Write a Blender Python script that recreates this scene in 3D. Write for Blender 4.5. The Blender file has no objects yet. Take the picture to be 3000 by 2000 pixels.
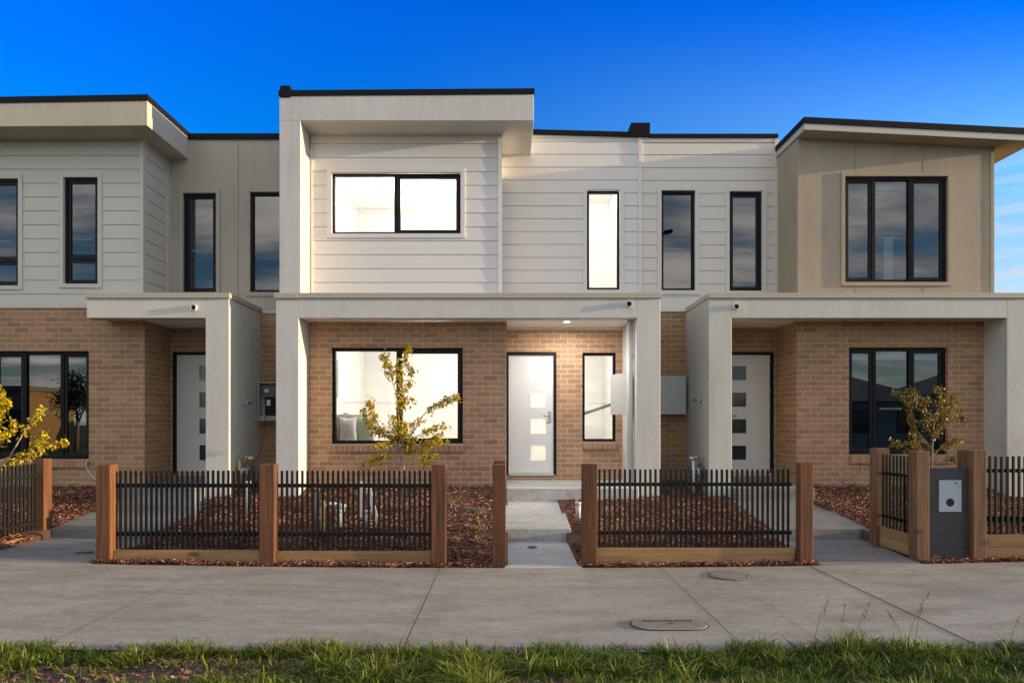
import bpy, math, random
import numpy as np
from mathutils import Vector, Matrix, noise

random.seed(7)
rng = np.random.default_rng(7)
scene = bpy.context.scene
COL = scene.collection

# ------------------------------------------------------------------ measuring frame
F, CX, HY, EYE = 1550.0, 1165.0, 970.0, 1.55
def X(px, y): return (px - CX) * y / F
def Z(py, y): return EYE + (HY - py) * y / F
YP, YB, YD = 10.37, 10.88, 11.70         # porch face, front wall face, set-back wall face
YF = 7.27                                # fence line
def gz(x): return 0.0022 * min(x * x, 60.0)

# ------------------------------------------------------------------ node helpers
def new_mat(name):
    m = bpy.data.materials.new(name); m.use_nodes = True
    nt = m.node_tree
    for n in list(nt.nodes): nt.nodes.remove(n)
    out = nt.nodes.new('ShaderNodeOutputMaterial')
    b = nt.nodes.new('ShaderNodeBsdfPrincipled')
    nt.links.new(b.outputs[0], out.inputs[0])
    return m, nt, b, out
def node(nt, t, **kw):
    n = nt.nodes.new(t)
    for k, v in kw.items():
        if k.startswith('i_'):
            n.inputs[int(k[2:]) if k[2:].isdigit() else k[2:].replace('_', ' ')].default_value = v
        else: setattr(n, k, v)
    return n
def mixc(nt, fac, a, b, blend='MIX'):
    n = nt.nodes.new('ShaderNodeMix'); n.data_type = 'RGBA'; n.blend_type = blend
    for s, v in ((0, fac), (6, a), (7, b)):
        if hasattr(v, 'links'): nt.links.new(v, n.inputs[s])
        else: n.inputs[s].default_value = v if s == 0 else (*v, 1) if len(v) == 3 else v
    return n.outputs[2]
def ramp(nt, src, stops):
    r = nt.nodes.new('ShaderNodeValToRGB')
    el = r.color_ramp.elements
    while len(el) < len(stops): el.new(0.5)
    for e, (p, c) in zip(el, stops):
        e.position = p; e.color = (*c, 1) if len(c) == 3 else c
    nt.links.new(src, r.inputs[0])
    return r.outputs[0]
def objco(nt): return nt.nodes.new('ShaderNodeTexCoord').outputs['Object']
def geopos(nt): return nt.nodes.new('ShaderNodeNewGeometry').outputs['Position']
def mapping(nt, src, scale=(1, 1, 1), loc=(0, 0, 0), rot=(0, 0, 0)):
    m = nt.nodes.new('ShaderNodeMapping'); nt.links.new(src, m.inputs[0])
    m.inputs['Scale'].default_value = scale; m.inputs['Location'].default_value = loc; m.inputs['Rotation'].default_value = rot
    return m.outputs[0]
def noise_t(nt, src, scale, detail=4, rough=0.55):
    n = nt.nodes.new('ShaderNodeTexNoise'); nt.links.new(src, n.inputs[0])
    n.inputs['Scale'].default_value = scale; n.inputs['Detail'].default_value = detail; n.inputs['Roughness'].default_value = rough
    return n.outputs['Fac']
def bump(nt, h, b, strength=0.3, dist=0.01):
    n = nt.nodes.new('ShaderNodeBump'); n.inputs['Strength'].default_value = strength; n.inputs['Distance'].default_value = dist
    nt.links.new(h, n.inputs['Height']); nt.links.new(n.outputs[0], b.inputs['Normal'])
def sc(c, k): return tuple(min(1, v * k) for v in c)

def paint_mat(name, col, rough=0.55, vary=0.06, bump_s=0.0, bump_scale=40, stain=0.0):
    m, nt, b, _ = new_mat(name)
    p = geopos(nt)
    n1 = noise_t(nt, p, 1.3, 5)
    c = mixc(nt, n1, sc(col, 1 - vary), sc(col, 1 + vary))
    if stain > 0:
        s = noise_t(nt, mapping(nt, p, (3.0, 3.0, 0.7)), 1.0, 6, 0.65)
        s = ramp(nt, s, [(0.46, (0, 0, 0)), (0.75, (1, 1, 1))])
        mm = nt.nodes.new('ShaderNodeMath'); mm.operation = 'MULTIPLY'; mm.inputs[1].default_value = stain
        nt.links.new(s, mm.inputs[0])
        c = mixc(nt, mm.outputs[0], c, sc(col, 0.62))
    nt.links.new(c, b.inputs['Base Color'])
    b.inputs['Roughness'].default_value = rough
    if bump_s:
        bump(nt, noise_t(nt, p, bump_scale, 3), b, bump_s, 0.006)
    return m

def brick_mat(name, c1, c2, mortar, soldier=False):
    m, nt, b, _ = new_mat(name)
    uv = nt.nodes.new('ShaderNodeUVMap').outputs[0]
    uv2 = mapping(nt, uv, (1, 1, 1), (0.03, 0.012, 0))
    br = nt.nodes.new('ShaderNodeTexBrick')
    nt.links.new(uv2, br.inputs['Vector'])
    br.inputs['Scale'].default_value = 1
    br.inputs['Brick Width'].default_value = 0.086 if soldier else 0.24
    br.inputs['Row Height'].default_value = 0.6 if soldier else 0.086
    br.inputs['Mortar Size'].default_value = 0.0062
    br.inputs['Mortar Smooth'].default_value = 0.15
    br.inputs['Bias'].default_value = -0.1
    br.inputs['Color1'].default_value = (*c1, 1); br.inputs['Color2'].default_value = (*c2, 1); br.inputs['Mortar'].default_value = (*mortar, 1)
    n1 = noise_t(nt, uv, 120, 3, 0.7)
    sp = ramp(nt, n1, [(0.3, (0.62, 0.6, 0.58)), (0.55, (1, 1, 1)), (0.8, (1.0, 1.0, 1.0))])
    n2 = noise_t(nt, uv, 0.9, 4)
    big = ramp(nt, n2, [(0.3, (0.86, 0.86, 0.88)), (0.7, (1.0, 1.0, 1.0))])
    b2 = nt.nodes.new('ShaderNodeTexBrick'); nt.links.new(mapping(nt, uv, (1, 1, 1), (0.03 + 0.24 * 14, 0.012 + 0.086 * 22, 0)), b2.inputs['Vector'])
    for k_ in ('Scale', 'Brick Width', 'Row Height', 'Mortar Size', 'Mortar Smooth'): b2.inputs[k_].default_value = br.inputs[k_].default_value
    b2.inputs['Color1'].default_value = (0.86, 0.84, 0.84, 1); b2.inputs['Color2'].default_value = (1.08, 1.06, 1.02, 1); b2.inputs['Mortar'].default_value = (1, 1, 1, 1)
    c = mixc(nt, 1.0, br.outputs['Color'], sp, 'MULTIPLY')
    c = mixc(nt, 1.0, c, b2.outputs['Color'], 'MULTIPLY')
    c = mixc(nt, 1.0, c, big, 'MULTIPLY')
    nt.links.new(c, b.inputs['Base Color'])
    b.inputs['Roughness'].default_value = 0.9
    inv = nt.nodes.new('ShaderNodeMath'); inv.operation = 'SUBTRACT'; inv.inputs[0].default_value = 1.0
    nt.links.new(br.outputs['Fac'], inv.inputs[1])
    ad = nt.nodes.new('ShaderNodeMath'); ad.operation = 'MULTIPLY_ADD'; ad.inputs[1].default_value = 0.25
    nt.links.new(n1, ad.inputs[0]); nt.links.new(inv.outputs[0], ad.inputs[2])
    bump(nt, ad.outputs[0], b, 0.7, 0.006)
    return m

def stucco_mat(name, col, stain=0.25):
    m, nt, b, _ = new_mat(name)
    p = geopos(nt)
    n1 = noise_t(nt, mapping(nt, p, (1.1, 1.1, 0.6)), 1.6, 6, 0.62)
    blot = ramp(nt, n1, [(0.35, sc(col, 1.04)), (0.6, sc(col, 0.95)), (0.78, sc(col, 1 - stain))])
    st = noise_t(nt, mapping(nt, p, (14, 14, 0.8)), 1.0, 3)
    stc = ramp(nt, st, [(0.4, (1, 1, 1)), (0.75, (0.93, 0.925, 0.91))])
    nt.links.new(mixc(nt, 1.0, blot, stc, 'MULTIPLY'), b.inputs['Base Color'])
    b.inputs['Roughness'].default_value = 0.88
    g = noise_t(nt, mapping(nt, p, (1, 1, 0.55)), 52, 3, 0.7)
    g2 = noise_t(nt, p, 16, 3, 0.6)
    ad = nt.nodes.new('ShaderNodeMath'); ad.operation = 'MULTIPLY_ADD'; ad.inputs[1].default_value = 0.6
    nt.links.new(g2, ad.inputs[0]); nt.links.new(g, ad.inputs[2])
    bump(nt, ad.outputs[0], b, 0.3, 0.009)
    return m

def concrete_mat(name, col, warm=(0.30, 0.24, 0.18), amt=0.35, speck=0.5):
    m, nt, b, _ = new_mat(name)
    p = geopos(nt)
    a = noise_t(nt, mapping(nt, p, (0.55, 1.6, 1)), 1.5, 7, 0.66)
    c = ramp(nt, a, [(0.28, sc(col, 0.74)), (0.5, col), (0.72, sc(col, 1.18))])
    w = noise_t(nt, mapping(nt, p, (0.7, 2.6, 1), (3, 1, 0)), 1.8, 5, 0.7)
    wf = ramp(nt, w, [(0.47, (0, 0, 0)), (0.72, (amt, amt, amt))])
    c = mixc(nt, wf, c, warm)
    md = noise_t(nt, mapping(nt, p, (1, 2.4, 1), (7, 2, 0)), 9, 5, 0.72)
    c = mixc(nt, 1.0, c, ramp(nt, md, [(0.32, (0.80, 0.78, 0.76)), (0.52, (1, 1, 1)), (0.7, (1.1, 1.1, 1.1))]), 'MULTIPLY')
    gr_ = noise_t(nt, mapping(nt, p, (1, 2.2, 1)), 55, 2, 0.6)
    c = mixc(nt, 1.0, c, ramp(nt, gr_, [(0.30, (0.80, 0.79, 0.78)), (0.5, (1, 1, 1)), (0.7, (1.12, 1.12, 1.12))]), 'MULTIPLY')
    s = noise_t(nt, p, 90, 2, 0.5)
    c = mixc(nt, 1.0, c, ramp(nt, s, [(0.25, (0.72, 0.70, 0.68)), (0.42, (1, 1, 1))]), 'MULTIPLY')
    s2 = noise_t(nt, p, 38, 1, 0.5)
    c = mixc(nt, speck, c, mixc(nt, 1.0, c, ramp(nt, s2, [(0.24, (0.35, 0.3, 0.27)), (0.30, (1, 1, 1))]), 'MULTIPLY'))
    nt.links.new(c, b.inputs['Base Color'])
    b.inputs['Roughness'].default_value = 0.85
    ad = nt.nodes.new('ShaderNodeMath'); ad.operation = 'MULTIPLY_ADD'; ad.inputs[1].default_value = 0.5
    nt.links.new(a, ad.inputs[0]); nt.links.new(noise_t(nt, mapping(nt, p, (1, 3, 1)), 60, 3, 0.7), ad.inputs[2])
    bump(nt, ad.outputs[0], b, 0.35, 0.006)
    return m

def wood_mat(name, dark, light, along='z', fine=34, knots=False, rough=0.75):
    m, nt, b, _ = new_mat(name)
    oi = nt.nodes.new('ShaderNodeObjectInfo')
    p = geopos(nt)
    s = {'z': (fine, fine, 1.6), 'x': (1.3, fine, fine), 'y': (fine, 1.3, fine)}[along]
    g = noise_t(nt, mapping(nt, p, s), 1.0, 5, 0.65)
    s2 = {'z': (5, 5, 0.5), 'x': (0.5, 5, 9), 'y': (5, 0.5, 9)}[along]
    g2 = noise_t(nt, mapping(nt, p, s2), 1.0, 4, 0.6)
    mx = nt.nodes.new('ShaderNodeMath'); mx.operation = 'MULTIPLY_ADD'; mx.inputs[1].default_value = 0.55
    hf = nt.nodes.new('ShaderNodeMath'); hf.operation = 'MULTIPLY'; hf.inputs[1].default_value = 0.45
    nt.links.new(g2, hf.inputs[0]); nt.links.new(g, mx.inputs[0]); nt.links.new(hf.outputs[0], mx.inputs[2])
    c = ramp(nt, mx.outputs[0], [(0.36, dark), (0.5, tuple((a + d) / 2 for a, d in zip(light, dark))), (0.64, light)])
    if knots:
        v = nt.nodes.new('ShaderNodeTexVoronoi'); v.inputs['Scale'].default_value = 1.0
        nt.links.new(mapping(nt, p, (1.7, 1.7, 4.2)), v.inputs['Vector'])
        kf = ramp(nt, v.outputs['Distance'], [(0.06, (1, 1, 1)), (0.17, (0, 0, 0))])
        c = mixc(nt, kf, c, sc(dark, 0.55))
    # every board takes its own tone
    hv = nt.nodes.new('ShaderNodeHueSaturation')
    mr = nt.nodes.new('ShaderNodeMapRange'); mr.inputs['To Min'].default_value = 0.82; mr.inputs['To Max'].default_value = 1.18
    nt.links.new(oi.outputs['Random'], mr.inputs[0]); nt.links.new(mr.outputs[0], hv.inputs['Value']); nt.links.new(c, hv.inputs['Color'])
    nt.links.new(hv.outputs[0], b.inputs['Base Color'])
    b.inputs['Roughness'].default_value = rough
    bump(nt, g, b, 0.45, 0.004)
    return m

def plain(name, col, rough=0.5, metal=0.0, spec=0.5):
    m, nt, b, _ = new_mat(name)
    p = geopos(nt)
    c = mixc(nt, noise_t(nt, p, 6, 4), sc(col, 0.9), sc(col, 1.08))
    nt.links.new(c, b.inputs['Base Color'])
    b.inputs['Roughness'].default_value = rough; b.inputs['Metallic'].default_value = metal
    b.inputs['Specular IOR Level'].default_value = spec
    return m

def attr_mat(name, stops, rough=0.6, trans=0.0, tcol=None, spec=0.3):
    m, nt, b, out = new_mat(name)
    at = nt.nodes.new('ShaderNodeAttribute'); at.attribute_name = 'shade'
    c = ramp(nt, at.outputs['Fac'], stops)
    nt.links.new(c, b.inputs['Base Color'])
    b.inputs['Roughness'].default_value = rough; b.inputs['Specular IOR Level'].default_value = spec
    if trans > 0:
        t = nt.nodes.new('ShaderNodeBsdfTranslucent'); nt.links.new(c, t.inputs[0])
        mx = nt.nodes.new('ShaderNodeMixShader'); mx.inputs[0].default_value = trans
        nt.links.new(b.outputs[0], mx.inputs[1]); nt.links.new(t.outputs[0], mx.inputs[2]); nt.links.new(mx.outputs[0], out.inputs[0])
    return m

def glass_mat(name, tint, refl=0.12, rough=0.0, wave=0.0):
    m, nt, b, out = new_mat(name)
    nt.nodes.remove(b)
    t = nt.nodes.new('ShaderNodeBsdfTransparent'); t.inputs[0].default_value = (*tint, 1)
    g = nt.nodes.new('ShaderNodeBsdfGlossy'); g.inputs['Roughness'].default_value = rough
    lw = nt.nodes.new('ShaderNodeLayerWeight'); lw.inputs[0].default_value = 0.35
    mr = nt.nodes.new('ShaderNodeMapRange'); mr.inputs['To Min'].default_value = refl; mr.inputs['To Max'].default_value = 0.9
    nt.links.new(lw.outputs['Fresnel'], mr.inputs[0])
    mx = nt.nodes.new('ShaderNodeMixShader')
    nt.links.new(mr.outputs[0], mx.inputs[0]); nt.links.new(t.outputs[0], mx.inputs[1]); nt.links.new(g.outputs[0], mx.inputs[2])
    nt.links.new(mx.outputs[0], out.inputs[0])
    return m

def emit_mat(name, col, strength):
    m, nt, b, out = new_mat(name)
    b.inputs['Base Color'].default_value = (*col, 1)
    b.inputs['Emission Color'].default_value = (*col, 1); b.inputs['Emission Strength'].default_value = strength
    return m

M = {}
M['brick_b'] = brick_mat('brick_warm', (0.57, 0.34, 0.195), (0.42, 0.245, 0.14), (0.70, 0.56, 0.42))
M['brick_a'] = brick_mat('brick_taupe', (0.50, 0.295, 0.165), (0.375, 0.218, 0.12), (0.62, 0.47, 0.31))
M['sill_b'] = brick_mat('brick_sill_warm', (0.48, 0.29, 0.17), (0.35, 0.205, 0.12), (0.60, 0.49, 0.37), True)
M['sill_a'] = brick_mat('brick_sill_taupe', (0.50, 0.295, 0.165), (0.385, 0.225, 0.125), (0.60, 0.46, 0.31), True)
M['stucco_b'] = stucco_mat('render_pale', (0.60, 0.59, 0.565), 0.14)
M['stucco_a'] = stucco_mat('render_greige', (0.60, 0.585, 0.535), 0.16)
M['stucco_c'] = stucco_mat('render_grey', (0.55, 0.545, 0.505), 0.26)
M['fascia_a'] = stucco_mat('render_sand', (0.52, 0.47, 0.385), 0.12)
M['panel_a'] = stucco_mat('panel_taupe', (0.45, 0.405, 0.34), 0.1)
M['panel_c'] = stucco_mat('panel_tan', (0.40, 0.335, 0.25), 0.2)
M['clad_b'] = paint_mat('board_cream_lit', (0.72, 0.70, 0.68), 0.5, 0.035)  # all house boards share one paint; this copy is lightened as if flash lit
M['clad_c'] = paint_mat('board_cream_dim', (0.68, 0.64, 0.58), 0.5, 0.05)  # same board paint, coloured a little dimmer for weaker light
M['clad_a'] = paint_mat('board_cream_shaded', (0.60, 0.56, 0.49), 0.5, 0.05)  # same board paint, darkened to stand for shade
M['trim_b'] = paint_mat('trim_cream', (0.71, 0.685, 0.655), 0.45, 0.03)
M['trim_a'] = paint_mat('trim_cream_shaded', (0.60, 0.55, 0.475), 0.45, 0.04)  # trim darkened with its boards, shade put into the colour
M['cop'] = paint_mat('coping_metal', (0.44, 0.385, 0.31), 0.4, 0.03)
M['soffit'] = paint_mat('soffit_white', (0.86, 0.855, 0.84), 0.6, 0.02)
M['roof'] = plain('roof_metal_black', (0.007, 0.007, 0.008), 0.6, 0.0, 0.15)
M['white'] = paint_mat('white_paint', (0.78, 0.78, 0.77), 0.4, 0.015)
M['greywhite'] = paint_mat('pipe_white', (0.66, 0.65, 0.61), 0.35, 0.02)
M['fascia_c'] = paint_mat('fascia_white_grey', (0.50, 0.48, 0.43), 0.45, 0.02)
M['alu'] = plain('black_aluminium', (0.006, 0.006, 0.007), 0.5, 0.0, 0.2)
M['alu_grey'] = plain('charcoal_aluminium', (0.011, 0.012, 0.014), 0.5, 0.0, 0.25)
M['pane_dark'] = glass_mat('window_glass_dark', (0.62, 0.66, 0.68), 0.115)
M['pane_lit'] = glass_mat('window_glass_clear', (0.94, 0.95, 0.95), 0.05)
M['lite'] = plain('door_glass_dark', (0.02, 0.026, 0.03), 0.08, 0, 0.6)
M['room_dark'] = paint_mat('room_wall_dim', (0.11, 0.11, 0.11), 0.8, 0.03)  # wall colour darkened to make the unlit rooms look dim
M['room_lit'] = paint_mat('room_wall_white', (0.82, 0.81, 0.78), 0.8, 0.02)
M['floor_in'] = paint_mat('room_floor_timber', (0.35, 0.25, 0.17), 0.5, 0.1)
M['door_b'] = paint_mat('door_white', (0.80, 0.80, 0.80), 0.4, 0.02)
M['door_a'] = paint_mat('door_grey_white', (0.64, 0.62, 0.58), 0.4, 0.03)
M['steel'] = plain('brushed_steel', (0.62, 0.60, 0.57), 0.3, 1.0)
M['post'] = wood_mat('merbau_post', (0.045, 0.017, 0.007), (0.20, 0.075, 0.026), 'z', 30)
M['post2'] = wood_mat('weathered_post', (0.05, 0.023, 0.012), (0.205, 0.098, 0.048), 'z', 22, True)
M['plank'] = wood_mat('pine_plank', (0.17, 0.090, 0.036), (0.33, 0.19, 0.085), 'x', 26, True)
M['planky'] = wood_mat('pine_plank_return', (0.17, 0.090, 0.036), (0.33, 0.19, 0.085), 'y', 26, True)
M['fence'] = plain('fence_black', (0.009, 0.008, 0.007), 0.5, 0.0, 0.3)
M['pave'] = concrete_mat('pavement_concrete', (0.35, 0.317, 0.268), (0.24, 0.185, 0.13), 0.75)
M['path'] = concrete_mat('path_concrete', (0.44, 0.44, 0.43), (0.34, 0.31, 0.27), 0.4, 0.9)  # path concrete lightened to stand for the bright light on the entry
M['path_shaded'] = concrete_mat('path_concrete_shaded', (0.215, 0.212, 0.205), (0.18, 0.165, 0.14), 0.3, 0.5)  # same concrete darkened; the missing sunlight is put into the colour
M['joint'] = plain('joint_dark', (0.045, 0.037, 0.03), 0.9)
M['lid'] = concrete_mat('pit_lid_concrete', (0.27, 0.245, 0.21), (0.20, 0.15, 0.11), 0.5)
M['soil'] = concrete_mat('soil', (0.10, 0.072, 0.05), (0.15, 0.11, 0.08), 0.6)
M['mulchbase'] = concrete_mat('mulch_base', (0.075, 0.034, 0.020), (0.12, 0.055, 0.03), 0.6)
M['asphalt'] = concrete_mat('asphalt', (0.055, 0.055, 0.055), (0.07, 0.065, 0.06), 0.3)
M['turf'] = concrete_mat('turf', (0.05, 0.075, 0.02), (0.09, 0.085, 0.03), 0.5)
M['mulch'] = attr_mat('mulch_chip', [(0.0, (0.045, 0.017, 0.010)), (0.3, (0.20, 0.074, 0.042)), (0.6, (0.42, 0.185, 0.115)), (0.85, (0.62, 0.37, 0.25)), (1.0, (0.70, 0.52, 0.39))], 0.85)
M['grass'] = attr_mat('grass_blade', [(0.0, (0.014, 0.030, 0.004)), (0.4, (0.050, 0.098, 0.007)), (0.72, (0.17, 0.23, 0.014)), (0.9, (0.38, 0.39, 0.04)), (1.0, (0.46, 0.38, 0.13))], 0.5, 0.3, spec=0.3)
M['leaf'] = attr_mat('autumn_leaf', [(0.0, (0.08, 0.07, 0.008)), (0.25, (0.25, 0.23, 0.012)), (0.6, (0.55, 0.42, 0.014)), (0.9, (0.72, 0.38, 0.015)), (1.0, (0.30, 0.10, 0.015))], 0.5, 0.25)
M['leaf_l'] = attr_mat('yellow_leaf', [(0.0, (0.12, 0.11, 0.006)), (0.35, (0.42, 0.35, 0.010)), (0.8, (0.72, 0.55, 0.015)), (1.0, (0.42, 0.24, 0.015))], 0.5, 0.3)
M['leaf_r'] = attr_mat('bronze_leaf', [(0.0, (0.06, 0.045, 0.008)), (0.5, (0.24, 0.165, 0.018)), (0.85, (0.40, 0.26, 0.025)), (1.0, (0.26, 0.10, 0.015))], 0.4, 0.2, spec=0.5)
M['tuft'] = attr_mat('tuft_blade', [(0.0, (0.09, 0.11, 0.012)), (0.5, (0.24, 0.23, 0.03)), (1.0, (0.42, 0.35, 0.09))], 0.6, 0.25)
M['evergreen'] = attr_mat('evergreen_leaf', [(0.0, (0.015, 0.025, 0.006)), (1.0, (0.06, 0.085, 0.02))], 0.6)
M['bark'] = wood_mat('young_bark', (0.16, 0.10, 0.06), (0.42, 0.32, 0.22), 'z', 60)
M['meterbox'] = paint_mat('meter_box_grey', (0.44, 0.46, 0.46), 0.35, 0.02)
M['meterbox_w'] = paint_mat('meter_box_cream', (0.50, 0.49, 0.47), 0.4, 0.02)
M['dark'] = plain('dark_recess', (0.010, 0.010, 0.011), 0.7)
M['seam'] = plain('panel_seam', (0.16, 0.135, 0.105), 0.7)
M['gasgrey'] = plain('gas_meter_grey', (0.13, 0.13, 0.13), 0.5)
M['brass'] = plain('brass_fitting', (0.50, 0.30, 0.12), 0.4, 0.7)
M['copper_old'] = plain('yellow_gas_pipe', (0.52, 0.36, 0.10), 0.5)
M['red'] = plain('red_plastic', (0.42, 0.03, 0.02), 0.45)
M['bluecap'] = plain('blue_tape', (0.02, 0.12, 0.42), 0.5)
M['redcable'] = plain('red_cable', (0.20, 0.025, 0.02), 0.5)
M['whitecable'] = plain('white_cable', (0.6, 0.6, 0.58), 0.5)
M['letter'] = plain('composite_charcoal', (0.042, 0.043, 0.048), 0.55)
M['letterplate'] = plain('plate_silver', (0.40, 0.44, 0.49), 0.4)
M['ink'] = plain('ink_grey', (0.10, 0.11, 0.13), 0.6)
M['pvc'] = paint_mat('pvc_white', (0.50, 0.50, 0.49), 0.4, 0.03)
M['clothw'] = paint_mat('cushion_white', (0.75, 0.73, 0.70), 0.9, 0.03, 0.3, 60)
M['clothg'] = paint_mat('cushion_sage', (0.22, 0.30, 0.23), 0.9, 0.06, 0.3, 60)
M['clothb'] = paint_mat('cushion_linen', (0.36, 0.335, 0.28), 0.9, 0.05, 0.3, 60)
M['art'] = paint_mat('canvas_green', (0.28, 0.40, 0.32), 0.8, 0.4)
M['rail_in'] = paint_mat('handrail_grey', (0.30, 0.34, 0.37), 0.4, 0.05)
M['blind'] = paint_mat('blind_white', (0.70, 0.70, 0.70), 0.6, 0.02)
M['lamp'] = emit_mat('lamp_diffuser', (1.0, 0.93, 0.82), 18.0)
M['roomlamp'] = emit_mat('room_lamp_diffuser', (1.0, 0.95, 0.87), 4.0)
M['hs_wall'] = paint_mat('far_house_ochre', (0.45, 0.27, 0.10), 0.8, 0.05)
M['hs_wall2'] = brick_mat('far_house_brick', (0.62, 0.50, 0.38), (0.54, 0.43, 0.33), (0.3, 0.27, 0.24))
M['hs_wall3'] = paint_mat('far_house_grey', (0.80, 0.74, 0.66), 0.8, 0.05)
M['tile'] = paint_mat('far_roof_tile', (0.24, 0.215, 0.195), 0.7, 0.2)

# ------------------------------------------------------------------ mesh builder
class MB:
    def __init__(self): self.v = []; self.f = []; self.sm = []
    def quad(self, a, b, c, d):
        n = len(self.v); self.v += [a, b, c, d]; self.f.append((n, n + 1, n + 2, n + 3)); self.sm.append(False)
    def poly(self, pts):
        n = len(self.v); self.v += list(pts); self.f.append(tuple(range(n, n + len(pts)))); self.sm.append(False)
    def box(self, x0, x1, y0, y1, z0, z1):
        if x0 > x1: x0, x1 = x1, x0
        if y0 > y1: y0, y1 = y1, y0
        if z0 > z1: z0, z1 = z1, z0
        self.hexa([(x0, y0, z0), (x1, y0, z0), (x1, y1, z0), (x0, y1, z0), (x0, y0, z1), (x1, y0, z1), (x1, y1, z1), (x0, y1, z1)])
    def hexa(self, p):
        n = len(self.v); self.v += p
        for q in ((0, 3, 2, 1), (4, 5, 6, 7), (0, 1, 5, 4), (1, 2, 6, 5), (2, 3, 7, 6), (3, 0, 4, 7)):
            self.f.append(tuple(n + i for i in q)); self.sm.append(False)
    def prism_xz(self, poly, y0, y1):            # poly: (x,z) counter-clockwise seen from -y
        n = len(self.v); k = len(poly)
        self.v += [(x, y0, z) for x, z in poly] + [(x, y1, z) for x, z in poly]
        self.f.append(tuple(range(n, n + k))); self.f.append(tuple(range(n + 2 * k - 1, n + k - 1, -1))); self.sm += [False, False]
        for i in range(k):
            j = (i + 1) % k
            self.f.append((n + j, n + i, n + k + i, n + k + j)); self.sm.append(False)
    def tube(self, pts, r, n=8, r1=None, cap=True):
        pts = [Vector(p) for p in pts]; r1 = r if r1 is None else r1
        base = len(self.v); m = len(pts); up = None
        for i, p in enumerate(pts):
            d = (pts[min(i + 1, m - 1)] - pts[max(i - 1, 0)]).normalized()
            if up is None:
                up = Vector((0, 0, 1)) if abs(d.z) < 0.9 else Vector((1, 0, 0))
            s = d.cross(up)
            if s.length < 1e-4: s = d.cross(Vector((0, 1, 0.3)))
            s.normalize(); up = s.cross(d).normalized()
            rr = r + (r1 - r) * i / max(1, m - 1)
            for k in range(n):
                a = 2 * math.pi * k / n
                self.v.append(tuple(p + s * math.cos(a) * rr + up * math.sin(a) * rr))
        for i in range(m - 1):
            for k in range(n):
                k2 = (k + 1) % n
                self.f.append((base + i * n + k, base + i * n + k2, base + (i + 1) * n + k2, base + (i + 1) * n + k)); self.sm.append(True)
        if cap:
            self.f.append(tuple(base + k for k in reversed(range(n)))); self.f.append(tuple(base + (m - 1) * n + k for k in range(n))); self.sm += [False, False]
    def ring_pipe(self, p0, p1, ro, ri, n=20):   # hollow pipe end
        p0, p1 = Vector(p0), Vector(p1); d = (p1 - p0).normalized()
        s = d.cross(Vector((0, 0, 1)) if abs(d.z) < 0.9 else Vector((1, 0, 0))).normalized(); u = s.cross(d)
        b = len(self.v)
        for p, r in ((p0, ro), (p1, ro), (p1, ri), (p0, ri)):
            for k in range(n):
                a = 2 * math.pi * k / n; self.v.append(tuple(p + s * math.cos(a) * r + u * math.sin(a) * r))
        for q in range(3):
            for k in range(n):
                k2 = (k + 1) % n
                self.f.append((b + q * n + k, b + q * n + k2, b + (q + 1) * n + k2, b + (q + 1) * n + k)); self.sm.append(q != 1)
    def build(self, name, mat, parent=None, bevel=0.0, root=None):
        o = mesh_obj(name, self.v, self.f, mat, parent, self.sm, root)
        if bevel:
            md = o.modifiers.new('soft_edge', 'BEVEL'); md.width = bevel; md.segments = 2; md.limit_method = 'ANGLE'
        return o

ORIGIN = {}
def origin_of(o):
    return ORIGIN.get(o.name, Vector((0, 0, 0)))
def mesh_obj(name, verts, faces, mat, parent=None, smooth=None, root=None):
    org = Vector((0, 0, 0))
    if parent is not None: org = origin_of(parent)
    elif root is not None: org = Vector(root)
    me = bpy.data.meshes.new(name)
    V = np.array(verts, dtype=np.float64).reshape(-1, 3)
    me.from_pydata((V - np.array(org)).tolist(), [], faces)
    me.update()
    # box-projected UVs in metres of the place
    uvl = me.uv_layers.new(name='UVMap')
    nl = len(me.loops)
    li = np.empty(nl, dtype=np.int32); me.loops.foreach_get('vertex_index', li)
    nor = np.empty(len(me.polygons) * 3); me.polygons.foreach_get('normal', nor); nor = np.abs(nor.reshape(-1, 3))
    lt = np.empty(len(me.polygons), dtype=np.int32); me.polygons.foreach_get('loop_total', lt)
    ax = np.repeat(np.argmax(nor, axis=1), lt)
    P = V[li]
    u = np.where(ax == 0, P[:, 1], P[:, 0]); w = np.where(ax == 2, P[:, 1], P[:, 2])
    uvl.data.foreach_set('uv', np.column_stack([u, w]).astype(np.float32).ravel())
    if smooth is not None and len(smooth) == len(me.polygons):
        me.polygons.foreach_set('use_smooth', np.array(smooth, dtype=bool))
    if mat is not None: me.materials.append(mat)
    o = bpy.data.objects.new(name, me); COL.objects.link(o)
    if parent is not None: o.parent = parent
    else: o.location = org
    ORIGIN[o.name] = org.copy()
    return o
def thing(name, loc, label, cat, group=None):
    o = bpy.data.objects.new(name, None); COL.objects.link(o); o.location = loc
    o.empty_display_size = 0.2
    ORIGIN[o.name] = Vector(loc)
    return tag(o, label, cat, group)
def tag(o, label, cat, group=None):
    o['label'] = label; o['category'] = cat
    if group: o['group'] = group
    return o
def structure(o, kind='structure'):
    o['kind'] = kind; return o

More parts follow.
